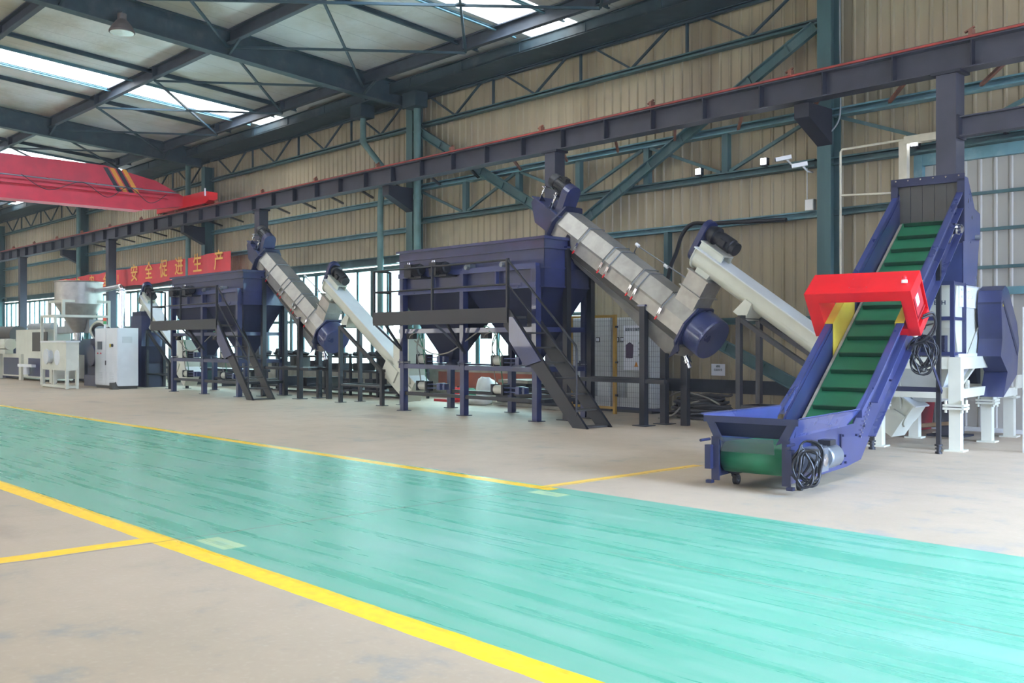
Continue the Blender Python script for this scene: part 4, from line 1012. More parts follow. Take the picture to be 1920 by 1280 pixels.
def coil(name, c, rad, n_, seed, label, ax, r_=.013):
    rnd = random.Random(seed); t = MB(); c = Vector(c)
    for k in range(n_):
        rr = rad * rnd.uniform(.65, 1.05); sq = rnd.uniform(.5, .8); ph = rnd.uniform(-.35, .35); off = V(rnd.uniform(-.05, .05) * 1.0, rnd.uniform(-.04, .04), rnd.uniform(-.06, .04))
        pts = []
        for i in range(25):
            an = 2 * PI * i / 24; u = math.cos(an) * rr * sq; v = math.sin(an) * rr
            u, v = u * math.cos(ph) - v * math.sin(ph), u * math.sin(ph) + v * math.cos(ph)
            p_ = c + off + Vector(ax) * u + V(0, 0, v) + V(.02 * math.sin(3 * an + k), 0, 0)
            pts.append(p_)
        t.tube(pts, r_, 7)
    return t
def to_world(p): return Matrix.Translation(BC) @ Matrix.Rotation(BA, 4, 'Z') @ Vector(p)
cc = to_world(HP(wA - .05, .02, L_ + .28)); tg = coil('cable_coil', cc, .2, 12, 3, '', (.8, .25, 0), .009)
jb('cable_coil', tg, 'black_cable', 'tangled black cable coil hanging below the red hood of the belt conveyor', 'cable')
cc = to_world((HW + .16, -.36, .30)); tg = coil('cable_coil', cc, .2, 9, 5, '', (.6, .5, 0), .011)
jb('cable_coil', tg, 'black_cable', 'black cable coil draped over the motor at the foot of the belt conveyor', 'cable')

# ------------------------------------------------------------------ crusher under the belt head (same frame)
root = thing('crusher', 'cream and navy crusher with feed hopper and belt guard, at the right', 'crusher', BC, BA)
fq, rq = 4.5, 6.2
for x in (-.5, .5):
    for q in (fq + .07, rq - .07):
        l = MB(); l.box(x - .07, x + .07, q - .07, q + .07, 0, .56); lo = part('leg', l, 'white_cream', root)
        f = MB(); f.box(x - .12, x + .12, q - .12, q + .12, 0, .02); f.box(x - .13, x + .13, q - .13, q + .13, .54, .57); f.box(x - .13, x + .13, q - .13, q + .13, .58, .61); [f.cyl((x + a * .1, q + b_ * .1, .5), (x + a * .1, q + b_ * .1, .66), .018, 8) for a in (-1, 1) for b_ in (-1, 1)]
        part('leg_flange', f, 'white_cream', lo)
        part('upper_leg', MB().box(x - .075, x + .075, q - .075, q + .075, .61, 1.22), 'white_cream', root)
st = MB(); 
for q in (fq, rq - .14): st.box(-.57, .57, q, q + .14, 1.06, 1.22); st.box(-.57, .57, q + .02, q + .12, .68, .82)
for x in (-.57, .43): st.box(x, x + .14, fq, rq, 1.06, 1.22); st.box(x + .02, x + .12, fq, rq, .68, .8)
st.ext([(.5, fq + .2, .8), (.5, fq + .28, .8), (.5, fq + 1.0, 1.06), (.5, fq + .9, 1.06)], (-.05, 0, 0))
part('stand_frame', st, 'white_cream', root)
st = MB(); st.loft([[(-.4, fq + .15, 1.08), (.4, fq + .15, 1.08), (.4, rq - .2, 1.08), (-.4, rq - .2, 1.08)], [(-.15, fq + .5, .6), (.15, fq + .5, .6), (.15, rq - .7, .6), (-.15, rq - .7, .6)]]); part('discharge_funnel', st, 'grey_light', root)
for y_, z_ in ((fq + .55, .86),): part('lifting_eye', MB().box(.5, .53, y_ - .04, y_ + .04, z_ - .06, z_).cyl((.5, y_, z_), (.53, y_, z_), .05, 16), 'white_cream', root)
# slanted lug plate between stand and motor base
lg = MB(); lg.ext([(.58, 6.2, .92), (.58, 6.36, .95), (.58, 6.42, .86), (.58, 6.25, .52), (.58, 6.1, .52)], (.02, 0, 0)); part('lug_plate', lg, 'white_cream', root)
mb_ = MB()
for x in (-.4, .55): mb_.box(x - .07, x + .07, 7.1, 7.25, 0, .62); mb_.box(x - .12, x + .12, 7.05, 7.3, 0, .02); mb_.box(x - .12, x + .12, 7.05, 7.3, .58, .61)
mb_.box(-.47, .62, 6.2, 7.35, .62, .74); mb_.ext([(.62, 7.2, .72), (.62, 7.55, .72), (.62, 7.55, .92), (.62, 7.3, .92)], (.02, 0, 0)); part('motor_base', mb_, 'white_cream', root)
part('main_motor', MB().lathe([(0, .2), (.04, .24), (.5, .24), (.56, .18)], (-.25, 6.75, 1.0), (1, 0, 0), 22), 'navy_dark', root)
# chamber
ch = MB(); prof = [(fq + .35, 1.24), (fq + .2, 1.6), (fq + .18, 1.75), (fq + .28, 2.16), (rq - .25, 2.16), (rq - .05, 1.7), (rq - .2, 1.24)]
ch.ext([(-.45, a, b_) for a, b_ in prof], (.9, 0, 0)); part('cutting_chamber', ch, 'white_cream', root)
p_ = MB(); p_.box(-.5, .5, fq + .2, rq - .15, 1.22, 1.26); p_.box(-.48, .47, fq + .22, rq - .2, 2.16, 2.18); part('chamber_flange', p_, 'white_cool', root)
p_ = MB(); p_.box(.45, .47, fq + .35, rq - .4, 1.88, 2.18); [p_.cyl((.46, fq + .42 + k * .16, z), (.49, fq + .42 + k * .16, z), .016, 8) for k in range(4) for z in (2.02, 2.11)]
part('side_plate', p_, 'white_cool', root)
p_ = MB(); p_.ext([(.46, fq + .75, 1.24), (.46, fq + 1.2, 1.24), (.46, fq + 1.25, 1.62), (.46, fq + 1.1, 1.5)], (.02, 0, 0)); part('side_gusset', p_, 'grey_light', root)
p_ = MB(); p_.box(-.3, .36, fq + .06, fq + .2, 1.26, 1.5); [p_.box(-.3, .36, fq + .03, fq + .07, z, z + .02) for z in (1.3, 1.38, 1.46)]; part('screen_drawer', p_, 'navy_dark', root)
part('grip', MB().lathe([(0, .05), (.02, .055), (.03, .03)], (.05, fq + .16, 1.62), (0, -1, 0), 18).bar((.05, fq + .14, 1.62), (.2, fq + .14, 1.66), .03, .02), 'steel_dark', root)
part('hinge_bar', MB().cyl((-.3, fq + .17, 1.72), (.4, fq + .17, 1.72), .015, 10), 'black', root)
# blue cage in front
cg = MB(); xs_ = (-.5, .5); y0_, y1_ = fq + .02, fq + .55
for x in (-.45, .04, .47):
    cg.box(x - .025, x + .025, y0_ - .025, y0_ + .025, 1.22, 2.2)
for z in (1.26, 1.72, 2.18): cg.box(-.47, .49, y0_ - .02, y0_ + .02, z - .025, z + .025)
cg.box(.45, .495, y1_ - .02, y1_ + .02, 1.22, 2.2); [cg.box(.45, .49, y0_, y1_, z - .02, z + .02) for z in (1.26, 1.72, 2.18)]
part('guard_cage', cg, 'navy', root)
# feed hopper with the open inlet facing the belt
fh = MB(); HX = .46
prof = [(5.05, 3.64), (5.28, 3.64), (5.62, 3.25), (5.9, 3.21), (5.9, 2.96), (5.78, 2.61), (5.72, 2.19), (5.05, 2.19)]
for x in (-HX, HX - .012): fh.ext([(x, a, b_) for a, b_ in prof], (.012, 0, 0))
for (a, b_), (c, d_) in zip(prof[:-2], prof[1:-1]): fh.add([(-HX, a, b_), (HX, a, b_), (HX, c, d_), (-HX, c, d_)], [(0, 1, 2, 3)])
fh.box(-HX, HX, 5.05, 5.062, 2.19, 2.78)
part('feed_hopper', fh, 'navy_bright', root)
fl_ = MB(); fl_.box(-HX - .02, HX + .02, 5.02, 5.05, 3.56, 3.67); fl_.box(-HX - .02, -HX + .07, 5.02, 5.05, 2.76, 3.6); fl_.box(HX - .07, HX + .02, 5.02, 5.05, 2.76, 3.6); fl_.box(-HX, HX, 5.02, 5.05, 2.74, 2.8)
fo = part('inlet_flange', fl_, 'navy_dark', root)
part('flange_bolt', (lambda m: [m.cyl((-HX + .05 + k * .165, 5.02, 3.64), (-HX + .05 + k * .165, 5.005, 3.64), .012, 8) for k in range(6)] and m)(MB()), 'chrome', fo)
cu = MB()
for k in range(5): cu.box(-HX + .07 + k * .158, -HX + .07 + (k + 1) * .158 - .004, 5.08 + .004 * (k % 2), 5.086 + .004 * (k % 2), 2.82, 3.56)
part('inlet_curtain', cu, 'steel_dark', root, label='brown rubber curtain strips in the hopper mouth')
part('pivot_pin', MB().cyl((HX, 5.66, 2.86), (HX + .06, 5.66, 2.86), .035, 14), 'galvanised', root)
part('lifting_hole', MB().cyl((HX - .002, 5.48, 3.12), (HX + .002, 5.48, 3.12), .03, 4), 'black', root)
# belt guard on the side
bg_ = MB(); prof = [(5.6, 1.95), (5.66, 2.12), (5.84, 2.19), (6.0, 2.14), (6.5, 1.68), (6.62, 1.4), (6.5, .95), (5.72, .66), (5.95, 1.0), (5.58, 1.22), (5.66, 1.46)]
bg_.ext([(.5, a, b_) for a, b_ in prof], (.3, 0, 0)); part('belt_guard', bg_, 'navy', root)
bg_ = MB(); bg_.ext([(.801, 5.66, 1.96), (.801, 5.72, 1.98), (.801, 6.55, 1.3), (.801, 6.5, 1.22)], (.004, 0, 0)); bg_.box(.5, .806, 5.585, 5.6, 1.93, 1.96); part('guard_strip', bg_, 'navy_dark', root)
part('yellow_sticker', MB().box(.801, .804, 5.68, 5.72, 1.9, 1.96), 'yellow', root)
part('flywheel', MB().cyl((.46, 5.9, 1.8), (.52, 5.9, 1.8), .22, 30), 'navy_dark', root)
part('drive_pulley', MB().cyl((.55, 6.2, .98), (.78, 6.2, .98), .16, 24), 'black', root)
part('motor_foot', MB().box(.5, .66, 6.3, 6.45, .74, .86), 'wood', root)
# emblem and name on the chamber
ym = fq + .175
gear = MB()
import itertools
gx, gz, r0, r1 = .21, 2.06, .062, .078
pts = []
for k in range(8):
    for (da, rr) in ((-.5, r0), (-.28, r0), (-.2, r1), (.2, r1), (.28, r0)):
        an = 2 * PI * (k + .5 * 0) / 8 + da * 2 * PI / 8; pts.append((gx + rr * math.cos(an), ym, gz + rr * math.sin(an)))
n = len(pts); inner = [(gx + .048 * (p[0] - gx) / math.hypot(p[0] - gx, p[2] - gz), ym, gz + .048 * (p[2] - gz) / math.hypot(p[0] - gx, p[2] - gz)) for p in pts]
gear.add(pts + inner, [(i, (i + 1) % n, n + (i + 1) % n, n + i) for i in range(n)])
for zz, hw_ in ((.025, .035), (0, .045), (-.025, .035)): gear.box(gx - hw_, gx - .006, ym - .002, ym, gz + zz - .007, gz + zz + .007); gear.box(gx + .006, gx + hw_, ym - .002, ym, gz + zz - .007, gz + zz + .007)
part('emblem', gear, 'ink', root)
text_mesh('lettering', 'KITECH', .078, 'ink', root, Matrix.Translation((.21, ym - .001, 1.93)) @ Matrix.Rotation(R(90), 4, 'X'), .001, bold=.002)

# ------------------------------------------------------------------ things by the wall, right half
def cable_pile():
    rnd = random.Random(11); t = MB(); cx, cy = -10.95, 15.1
    for k in range(34):
        z = .03 + .012 * k; sh = 1 - .35 * k / 34
        a0 = rnd.uniform(0, 6.28); pts = []; dx, dy = rnd.uniform(-.12, .12), rnd.uniform(-.1, .1); ra = rnd.uniform(.5, .72) * sh; rb = rnd.uniform(.28, .45) * sh; tl = rnd.uniform(-.05, .05)
        for i in range(27):
            an = a0 + 2 * PI * i / 24 * rnd.uniform(.99, 1.01)
            pts.append((cx + dx + ra * math.cos(an), cy + dy + rb * math.sin(an), z + tl * math.cos(an) + .012 * math.sin(5 * an)))
        t.tube(pts, rnd.choice((.018, .024, .03)), 6)
    return t
t = thing('cable_pile', 'heap of coiled dark cables on the floor by the ribbed wall', 'cable', (-10.95, 15.1, 0))
part('coils', cable_pile(), 'cable_pile', t)
g = MB(); g.tube(smooth_path([(-11.6, 14.95, .4), (-11.2, 14.8, .5), (-10.7, 14.8, .42), (-10.3, 14.7, .3)]), .016, 6); g.tube(smooth_path([(-10.75, 14.7, .35), (-11.05, 14.6, .25), (-11.2, 14.5, .08), (-11.45, 14.4, .02)]), .018, 6)
part('loose_end', g, 'hose_grey', t, label='pale loose cable ends')
t = thing('fire_sand_bin', 'red fire sand bin on the floor behind the crusher stand', 'bin', (-7.45, 15.5, 0))
part('body', MB().loft([[(-7.9, 15.3, .02), (-7.0, 15.3, .02), (-7.0, 15.8, .02), (-7.9, 15.8, .02)], [(-7.95, 15.2, .45), (-6.95, 15.2, .45), (-6.95, 15.85, .55), (-7.95, 15.85, .55)]]), 'red_dark', t)
part('lid', MB().frame((-7.98, 15.17, .45), (1.06, 0, 0), (0, .72, .1), (0, 0, .03)), 'red_dark', t)
text_mesh('lettering', '消防沙箱', .17, 'paper', t, wall_text_matrix(-7.45, 15.22, .27))
for k, (x, y, r_) in enumerate(((-7.3, 14.7, 20), (-7.0, 14.6, 12))):
    m = MB(); d = V(math.cos(R(r_)), math.sin(R(r_)), .12); m.bar(V(x, y, .06 + .06 * k), V(x, y, .06 + .06 * k) + d * .9, .12, .05)
    tag(part('timber_offcut', m, 'wood'), ('lower' if k == 0 else 'upper') + ' timber offcut lying in front of the red sand bin', 'timber')
# mesh fence gate and grey electric cabinets behind it
t = thing('mesh_gate', 'yellow framed mesh fence gate standing before the grey electric cabinets', 'fence', (-12.9, 14.8, 0))
g = MB()
for x in (-14.05, -12.85): g.box(x - .03, x + .03, 14.77, 14.83, 0, 1.96)
for z in (.12, 1.93): g.box(-14.05, -12.85, 14.775, 14.825, z - .025, z + .025)
part('gate_frame', g, 'orange_yellow', t)
def mesh_panel(x0, x1, z0, z1, y):
    g = MB(); x = x0
    while x < x1: g.box(x - .0015, x + .0015, y - .0015, y + .0015, z0, z1); x += .05
    z = z0
    while z < z1: g.box(x0, x1, y - .0015, y + .0015, z - .0015, z + .0015); z += .1
    return g
part('wire_mesh', mesh_panel(-14.02, -12.88, .14, 1.92, 14.8), 'black_steel', t)
for z in (1.7, 1.0, .35): part('hinge', MB().box(-12.82, -12.78, 14.77, 14.82, z, z + .04), 'black', t)
t = thing('mesh_fence', 'green wire mesh fence panel right of the yellow gate', 'fence', (-12.2, 14.8, 0))
part('wire_mesh', mesh_panel(-12.78, -11.62, .14, 1.9, 14.8), 'black_steel', t)
part('post', MB().box(-11.62, -11.55, 14.77, 14.83, 0, 1.96), 'navy', t); part('bottom_rail', MB().box(-12.78, -11.6, 14.78, 14.82, .1, .15), 'navy_dark', t)
for k, (x0, x1, lb) in enumerate(((-14.95, -14.2, 'leftmost, behind the silo legs'), (-14.15, -13.4, 'with three meters behind the yellow gate'), (-13.35, -12.35, 'with the poster on its door'))):
    t = thing('electric_cabinet', 'grey electric cabinet by the back wall, ' + lb, 'cabinet', ((x0 + x1) / 2, 15.5, 0), None, 'grey electric cabinets at the wall')
    part('body', MB().box(x0, x1, 15.3, 15.8, .1, 1.92), 'white_cool', t); part('plinth', MB().box(x0, x1, 15.32, 15.8, 0, .1), 'black_steel', t)
    part('door', MB().box(x0 + .03, x1 - .03, 15.285, 15.3, .13, 1.88), 'grey_light', t)
    part('vent', MB().box(x0 + .12, x0 + .4, 15.275, 15.286, .3, .62), 'grey_mid', t)
    for j in range(3):
        x = x0 + .14 + j * .14
        part('meter', MB().box(x - .05, x + .05, 15.27, 15.286, 1.42, 1.52), 'black', t); part('meter_face', MB().box(x - .035, x + .035, 15.266, 15.271, 1.435, 1.505), 'paper', t)
t = thing('warning_poster', 'white equipment poster on the grey cabinet behind the mesh fence', 'poster', (-12.7, 15.27, .86))
part('sheet', MB().box(-13.02, -12.42, 15.262, 15.27, .86, 1.76), 'paper', t)
part('picture', MB().ext([(-12.96, 15.258, 1.1), (-12.78, 15.258, 1.1), (-12.76, 15.258, 1.36), (-12.86, 15.258, 1.42), (-12.96, 15.258, 1.36)], (0, .004, 0)), 'purple_print', t)
for j, z in enumerate((1.62,)): text_mesh('lettering', '设备安全操作规程', .065, 'ink', t, wall_text_matrix(-12.72, 15.259, z + .05))
for j in range(3): text_mesh('lettering', '安全第一' if j % 2 else '注意防护', .04, 'ink', t, wall_text_matrix(-12.56, 15.259, 1.4 - j * .12))
part('warning_triangle', MB().ext([(-12.74, 15.258, .93), (-12.64, 15.258, .93), (-12.69, 15.258, 1.03)], (0, .004, 0)), 'amber', t)
t = thing('key_box', 'small white box hanging on the mesh of the yellow gate', 'box', (-13.5, 14.74, .95))
part('box_body', MB().box(-13.62, -13.38, 14.72, 14.79, .93, 1.25), 'paper', t); part('strap', MB().box(-13.52, -13.48, 14.73, 14.79, 1.25, 1.33), 'steel_dark', t)
# junk below the windows behind the large silo
def slab_stack(x, y, n, seed, w_=1.0):
    rnd = random.Random(seed); out = []
    for k in range(n):
        m = MB(); z = .01 + .085 * k; a = rnd.uniform(-.15, .15); sx = rnd.uniform(.7, 1.0) * w_
        c, s_ = math.cos(a), math.sin(a); lo = []
        for (u, v) in ((-.5, -.3), (-.2, -.33), (.2, -.3), (.5, -.3), (.52, .3), (0, .34), (-.5, .3)):
            u = u * sx + rnd.uniform(-.04, .04) + rnd.uniform(-.05, .05); lo.append((x + u * c - v * s_, y + u * s_ + v * c))
        m.loft([[(p, q, z + .006 * math.sin(p * 9)) for p, q in lo], [(p * 1.0, q, z + .07 + .01 * math.sin(p * 7)) for p, q in lo]]); out.append((m, k))
    return out
pos_w = ['bottom', 'second', 'third', 'fourth', 'fifth', 'sixth', 'seventh', 'top']
for i, (x, y, n, sd) in enumerate(((-15.9, 15.2, 7, 2), (-14.6, 15.0, 5, 4))):
    for m, k in slab_stack(x, y, n, sd, 1.1):
        w_ = 'top' if k == n - 1 else pos_w[k] + (' from the bottom' if k else '')
        tag(part('board', m, 'dark_board' if k % 3 else 'plaster'), ('grey' if not k % 3 else 'dark') + ' rough board, ' + w_ + ' of the ' + ('left' if i == 0 else 'right') + ' stack behind the large silo', 'board', 'boards stacked behind the large silo')
tag(part('sack', MB().blob((-17.0, 15.1, .3), .28, .25, .32, 3), 'cloth_white'), 'full white sack standing behind the left legs of the large silo', 'sack')
tag(part('sack', MB().blob((-16.95, 14.75, .09), .45, .22, .1, 5), 'cloth_white'), 'flat white sack lying on the floor behind the large silo', 'sack')
tag(part('sack', MB().blob((-17.5, 15.0, .17), .28, .22, .18, 8), 'green_cloth'), 'crumpled green sack beside the white one behind the silo', 'sack')
t = thing('oil_can', 'small red can on the floor by the window base', 'can', (-18.15, 15.2, 0)); part('body', MB().box(-18.22, -18.06, 15.12, 15.28, 0, .34), 'red', t); part('spout', MB().cyl((-18.14, 15.2, .34), (-18.14, 15.2, .38), .03, 10), 'black', t)
t = thing('green_can', 'small green can left of the red can', 'can', (-18.5, 15.3, 0)); part('body', MB().cyl((-18.45, 15.3, 0), (-18.45, 15.3, .3), .1, 16), 'belt_green', t); part('spout', MB().cyl((-18.45, 15.3, .3), (-18.45, 15.3, .34), .03, 10), 'black', t)
tag(part('tray', MB().box(-18.7, -17.9, 14.9, 15.05, .0, .06), 'red_dark'), 'flat red tray in front of the red and green cans', 'tray')
# dark storage rack between the lines
t = thing('storage_rack', 'long black steel rack with parts under the windows between the silos', 'rack', (-22.5, 15.2, 0))
for x in [-27.2 + 1.25 * k for k in range(7)]:
    for y in (14.85, 15.5): part('rack_post', MB().box(x - .03, x + .03, y - .03, y + .03, 0, 1.12), 'black_steel', t)
for z in (.12, .62, 1.0): part('shelf', MB().box(-27.3, -19.65, 14.82, 15.53, z, z + .05), 'black_steel', t)
rnd = random.Random(9); CAST = MB()
for k in range(26):
    x = -27.1 + k * .285; z = 1.05; m = MB(); h = rnd.uniform(.05, .16)
    m.blob((x, rnd.uniform(15.0, 15.35), z + h * .6), .14, .14, h * .7, k, 9, 6, .2)
    CAST.v += m.v if 0 else []; n0 = len(CAST.v); CAST.v += m.v; CAST.f += [[i + n0 for i in f] for f in m.f]; CAST.sm += m.sm
tag(part('metal_parts', CAST, 'dark_board'), 'heap of dark metal parts lying along the top of the black rack', 'metal parts', None, 'stuff')
for k in range(14):
    x = -26.9 + k * .54; m = MB(); h = rnd.uniform(.16, .36); z = .67 if k % 2 else .17
    m.box(x - .18, x + .18, 14.95, 15.4, z, z + h)
    m.cyl((x, 14.94, z + h / 2), (x, 14.95, z + h / 2), h * .3, 10)
    tag(part('crate', m, 'runway_dark' if k % 3 else 'steel_dark'), ('dark crate on the middle shelf' if k % 2 else 'dark crate on the lowest shelf') + ' of the black rack under the windows', 'crate', 'dark crates on the rack, ' + ('middle' if k % 2 else 'lowest') + ' shelf')
t = thing('work_bench', 'low black bench with small white fittings behind the left silo', 'bench', (-29.5, 15.2, 0))
part('bench_top', MB().box(-34, -27.6, 14.9, 15.5, .5, .58), 'black_steel', t)
for x in (-33.8, -31.7, -29.7, -27.8): part('leg', MB().box(x - .04, x + .04, 14.95, 15.4, 0, .5), 'black_steel', t)
# white guard frame at the right edge
t = thing('guard_frame', 'tall white panel frame standing at the right edge of the picture', 'frame', (-4.9, 13.4, 0))
g = MB(); x0, x1, y = -4.72, -3.8, 13.4
for x in (x0, x1): g.box(x - .03, x + .03, y - .03, y + .03, 0, 1.86)
for z in (.05, .84, 1.83): g.box(x0, x1, y - .025, y + .025, z - .025, z + .025)
g.bar((x0, y, .35), (x0 + .35, y, .08), .03, .03); part('tube_frame', g, 'white_cool', t); part('panel', MB().box(x0, x1, y - .01, y + .01, .86, 1.8), 'white_cool', t)

# ------------------------------------------------------------------ far left machines
t = thing('control_cabinet', 'white two door control cabinet with touch screen, left of the far silo', 'cabinet', (-30.95, 12, 0))
part('body', MB().box(-31.86, -30.04, 11.72, 12.34, .09, 1.86), 'white_cool', t)
part('plinth', MB().box(-31.84, -30.06, 11.74, 12.32, 0, .09), 'steel_dark', t)
for a, b_ in ((-31.84, -30.96), (-30.94, -30.06)):
    d_ = part('door', MB().box(a, b_, 11.70, 11.72, .12, 1.84), 'white_cool', t)
    v = MB(); [v.box((a + b_) / 2 - .15, (a + b_) / 2 + .15, 11.69, 11.702, .22 + .05 * k, .24 + .05 * k) for k in range(6)]; part('vent', v, 'grey_light', d_)
part('touch_screen', MB().box(-31.62, -31.25, 11.685, 11.702, 1.2, 1.45), 'screen', t)
part('switch', MB().cyl((-30.4, 11.7, 1.33), (-30.4, 11.66, 1.33), .05, 14), 'black', t); part('yellow_label', MB().box(-30.65, -30.55, 11.69, 11.702, 1.27, 1.38), 'yellow', t)
g = MB(); [g.cyl((x, 11.7, 1.08), (x, 11.68, 1.08), .025, 10) for x in (-31.6, -31.35)]; part('push_button', g, 'red', t)
part('door_handle', MB().box(-30.98, -30.93, 11.68, 11.7, .72, .86), 'steel_dark', t)
part('side_vent', MB().box(-30.04, -30.03, 11.85, 12.15, 1.4, 1.6), 'grey_light', t)
sg = MB(); sg.cyl((-31.7, 11.95, 1.86), (-31.7, 11.95, 2.0), .03, 10); so = part('signal_lamp', sg, 'white_plastic', t); part('amber_lens', MB().cyl((-31.7, 11.95, 2.1), (-31.7, 11.95, 2.2), .05, 12), 'orange_lamp', so); part('green_lens', MB().cyl((-31.7, 11.95, 2.0), (-31.7, 11.95, 2.1), .05, 12), 'green_lamp', so)
t = thing('wedge_block', 'small dark wedge leaning on the corner of the white control cabinet', 'block', (-30.0, 11.6, 0)); part('block_body', MB().ext([(-30.15, 11.68, .22), (-30.0, 11.68, .06), (-29.85, 11.68, .02), (-29.85, 11.5, .0), (-30.15, 11.5, 0)], (0.0, .02, .0)).ext([(-30.15, 11.5, 0), (-29.85, 11.5, 0), (-30.15, 11.5, .2)], (0, .18, 0)), 'steel_dark', t)
# blue tall machine column
t = thing('squeezing_press', 'tall dark navy press machine between control cabinet and far silo', 'machine', (-31.4, 13.2, 0))
part('column', MB().box(-32.0, -31.15, 12.9, 13.6, 0, 2.28), 'navy', t)
part('front_housing', MB().loft([[(-31.15, 12.9, 1.3), (-30.75, 12.9, 1.3), (-30.75, 13.5, 1.3), (-31.15, 13.5, 1.3)], [(-31.15, 12.9, .75), (-30.9, 12.9, .75), (-30.9, 13.5, .75), (-31.15, 13.5, .75)], [(-31.15, 12.9, 0), (-30.8, 12.9, 0), (-30.8, 13.5, 0), (-31.15, 13.5, 0)]]), 'navy_dark', t)
part('inlet_box', MB().box(-32.0, -31.3, 12.95, 13.5, 2.28, 2.42), 'navy_dark', t)
t = thing('reduction_gearbox', 'dark navy gearbox and motor left of the white control cabinet', 'gearbox', (-32.6, 12.4, 0))
part('body', MB().box(-33.3, -31.9, 12.0, 12.9, .35, 1.2).box(-33.2, -32, 12.05, 12.85, 1.2, 1.55), 'navy_dark', t); part('round_cover', MB().cyl((-32.9, 11.95, 1.0), (-32.9, 12.0, 1.0), .35, 20), 'navy', t); part('base', MB().box(-33.5, -31.9, 11.95, 12.9, 0, .35), 'navy', t)
for j in range(2): part('steam_hose', MB().tube(smooth_path([(-33.0 - .2 * j, 12.2, 1.5), (-33.1 - .2 * j, 12.1, 1.85), (-32.6, 12.1, 2.0 + .1 * j), (-32.1, 12.2, 1.9), (-32.0, 12.3, 1.5)]), .05, 8), 'white_cream' if j else 'black', t)
# steel storage hopper on white frame
cx, cy = -34.6, 12.17
t = thing('round_hopper', 'big stainless round storage hopper with cone above white frame', 'hopper', (cx, cy, 0))
part('drum', MB().lathe([(2.72, .76), (3.46, .76)], (cx, cy, 0), n=40, caps=False), 'stainless', t)
part('rim', MB().lathe([(3.44, .765), (3.47, .79), (3.49, .765)], (cx, cy, 0), n=40, caps=False), 'stainless', t)
part('cone', MB().lathe([(1.75, .16), (2.72, .76)], (cx, cy, 0), n=40, caps=False), 'stainless', t); part('outlet', MB().lathe([(1.5, .14), (1.75, .16)], (cx, cy, 0), n=24), 'chrome', t)
g = MB(); X0, X1, Y0, Y1 = -35.3, -33.97, 11.45, 12.94
for x in (X0, X1):
    for y in (Y0, Y1): g.box(x - .045, x + .045, y - .045, y + .045, 2.3 if y < 12 else 0, 2.84)
for z in (2.3, 2.8):
    for y in (Y0, Y1): g.box(X0, X1, y - .04, y + .04, z - .04, z + .04)
    for x in (X0, X1): g.box(x - .04, x + .04, Y0, Y1, z - .04, z + .04)
part('support_frame', g, 'white_cream', t)
g = MB()
for x in (X0, X1): g.box(x - .04, x + .04, 11.16, 11.24, 0, 2.34); g.box(x - .035, x + .035, 11.2, 11.45, 2.26, 2.34)
g.box(X0, X1, 11.17, 11.23, 2.26, 2.34)
part('side_frame', g, 'white_cream', t)
part('exhaust_pipe', MB().tube(smooth_path([(-31.45, 12.4, .6), (-31.45, 12.4, 2.9), (-31.45, 12.4, 3.1), (-31.6, 12.4, 3.2), (-32.0, 12.42, 3.2), (-33.9, 12.5, 3.15)]), .085, 18), 'chrome', t)
for z in (3.0, 1.9): part('pipe_flange', MB().lathe([(0, .12), (.04, .12)], (-31.45, 12.4, z), n=20), 'chrome', t)
# dewatering box
t = thing('vibrating_sieve', 'cream square box on a white tube frame under the round hopper', 'machine', (-33.3, 11.1, 0))
part('box_body', MB().box(-33.45, -31.2, 10.6, 10.98, .56, 1.45), 'white_cream', t); part('top_rim', MB().box(-33.49, -31.16, 10.57, 11.0, 1.42, 1.47), 'white_cool', t)
g = MB()
for x in (-33.39, -31.26):
    for y in (10.64, 10.94): g.box(x - .05, x + .05, y - .04, y + .04, 0, .58)
for y in (10.64, 10.94): g.box(-33.39, -31.26, y - .03, y + .03, .02, .1)
for x in (-33.39, -32.4, -31.26): g.box(x - .03, x + .03, 10.64, 10.94, .02, .08)
g.box(-32.45, -32.35, 10.62, 10.68, .1, .58)
part('tube_frame', g, 'white_cream', t)
part('round_port', MB().lathe([(0, .2), (.1, .2), (.12, .24), (.16, .24)], (-32.55, 10.6, .98), (0, -1, 0), 24), 'grey_light', t)
part('port_ring', MB().lathe([(0, .24), (.01, .24)], (-32.0, 10.6, .95), (0, -1, 0), 24), 'white_cool', t)  # plain white disc beside the round port
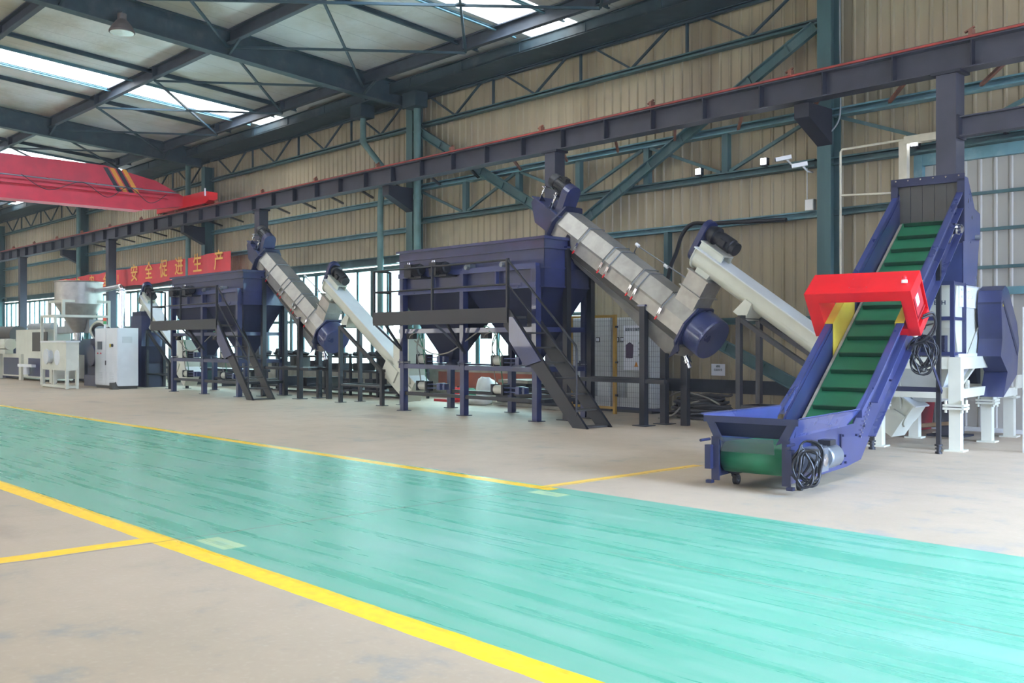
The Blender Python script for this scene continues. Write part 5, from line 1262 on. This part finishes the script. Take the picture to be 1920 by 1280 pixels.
# extruder
t = thing('extruder', 'cream and navy extruder machine at the far left edge', 'machine', (-40, 12, 0))
part('base', MB().box(-42.9, -36.4, 12.0, 13.0, .12, .98), 'white_cream', t)
for a, b_ in ((-42.3, -40.4), (-39.3, -36.8)): part('blue_panel', MB().box(a, b_, 11.985, 12.0, .18, .84), 'navy', t)
g = MB()
for x in (-42.6, -40.0, -36.6): g.box(x - .12, x + .12, 11.9, 12.0, 0, .98)
part('frame_post', g, 'white_cream', t)
part('head_housing', MB().box(-40.8, -37.5, 12.0, 12.9, .98, 1.9), 'white_cream', t); part('dark_opening', MB().box(-38.8, -37.2, 11.97, 12.0, 1.1, 1.8), 'steel_dark', t)
part('barrel_cover', MB().box(-36.4, -34.0, 12.3, 12.9, 1.75, 2.2).box(-37.5, -36.4, 12.4, 12.8, 1.75, 2.0), 'grey_mid', t); part('top_barrel', MB().cyl((-40.7, 12.5, 2.02), (-38, 12.5, 2.02), .14, 14), 'grey_mid', t)
part('side_arm', MB().box(-43.0, -41.2, 11.7, 12.1, 1.2, 1.55).cyl((-42.9, 11.9, 1.35), (-41.1, 11.9, 1.35), .22, 16).box(-42.8, -41.3, 11.75, 12.05, .98, 1.15), 'white_cream', t)
part('die_lever', MB().box(-39.6, -38.0, 11.7, 11.85, .52, .62).cyl((-38.8, 11.78, .25), (-38.8, 11.78, .52), .12, 12), 'white_cool', t)
t = thing('barrel_unit', 'dark navy motor housing behind the white tube frame, far left', 'motor', (-36, 13.2, 0))
part('housing', MB().box(-38.6, -33.8, 13.2, 14.2, .15, 1.55), 'navy', t); part('feet', MB().box(-38.4, -34, 13.3, 14.1, 0, .15), 'navy_dark', t)
t = thing('dark_machine', 'dark machine with round drum at the left picture edge', 'machine', (-44.6, 12.6, 0))
part('drum', MB().cyl((-46.6, 12.8, 1.75), (-43.2, 12.8, 1.75), .35, 20), 'steel_dark', t); part('body', MB().box(-47, -43.1, 12.3, 13.4, 0, 1.45), 'navy_dark', t)

# ------------------------------------------------------------------ thin dust haze filling the hall
hz = MB(); hz.box(XL + 1, 3.9, -15.9, 16.0, .01, 8.0)
ho = part('haze', hz, 'navy'); m = bpy.data.materials.new('dust_haze'); T = NT(m)
out = T.n('ShaderNodeOutputMaterial'); vs_ = T.n('ShaderNodeVolumeScatter'); vs_.inputs['Color'].default_value = (.93, .96, 1, 1)
vs_.inputs['Density'].default_value = .0016; vs_.inputs['Anisotropy'].default_value = .2
T.l(vs_.outputs[0], out.inputs['Volume']); ho.data.materials.clear(); ho.data.materials.append(m)
tag(ho, 'thin dust haze hanging in the air of the hall', 'haze', None, 'stuff')
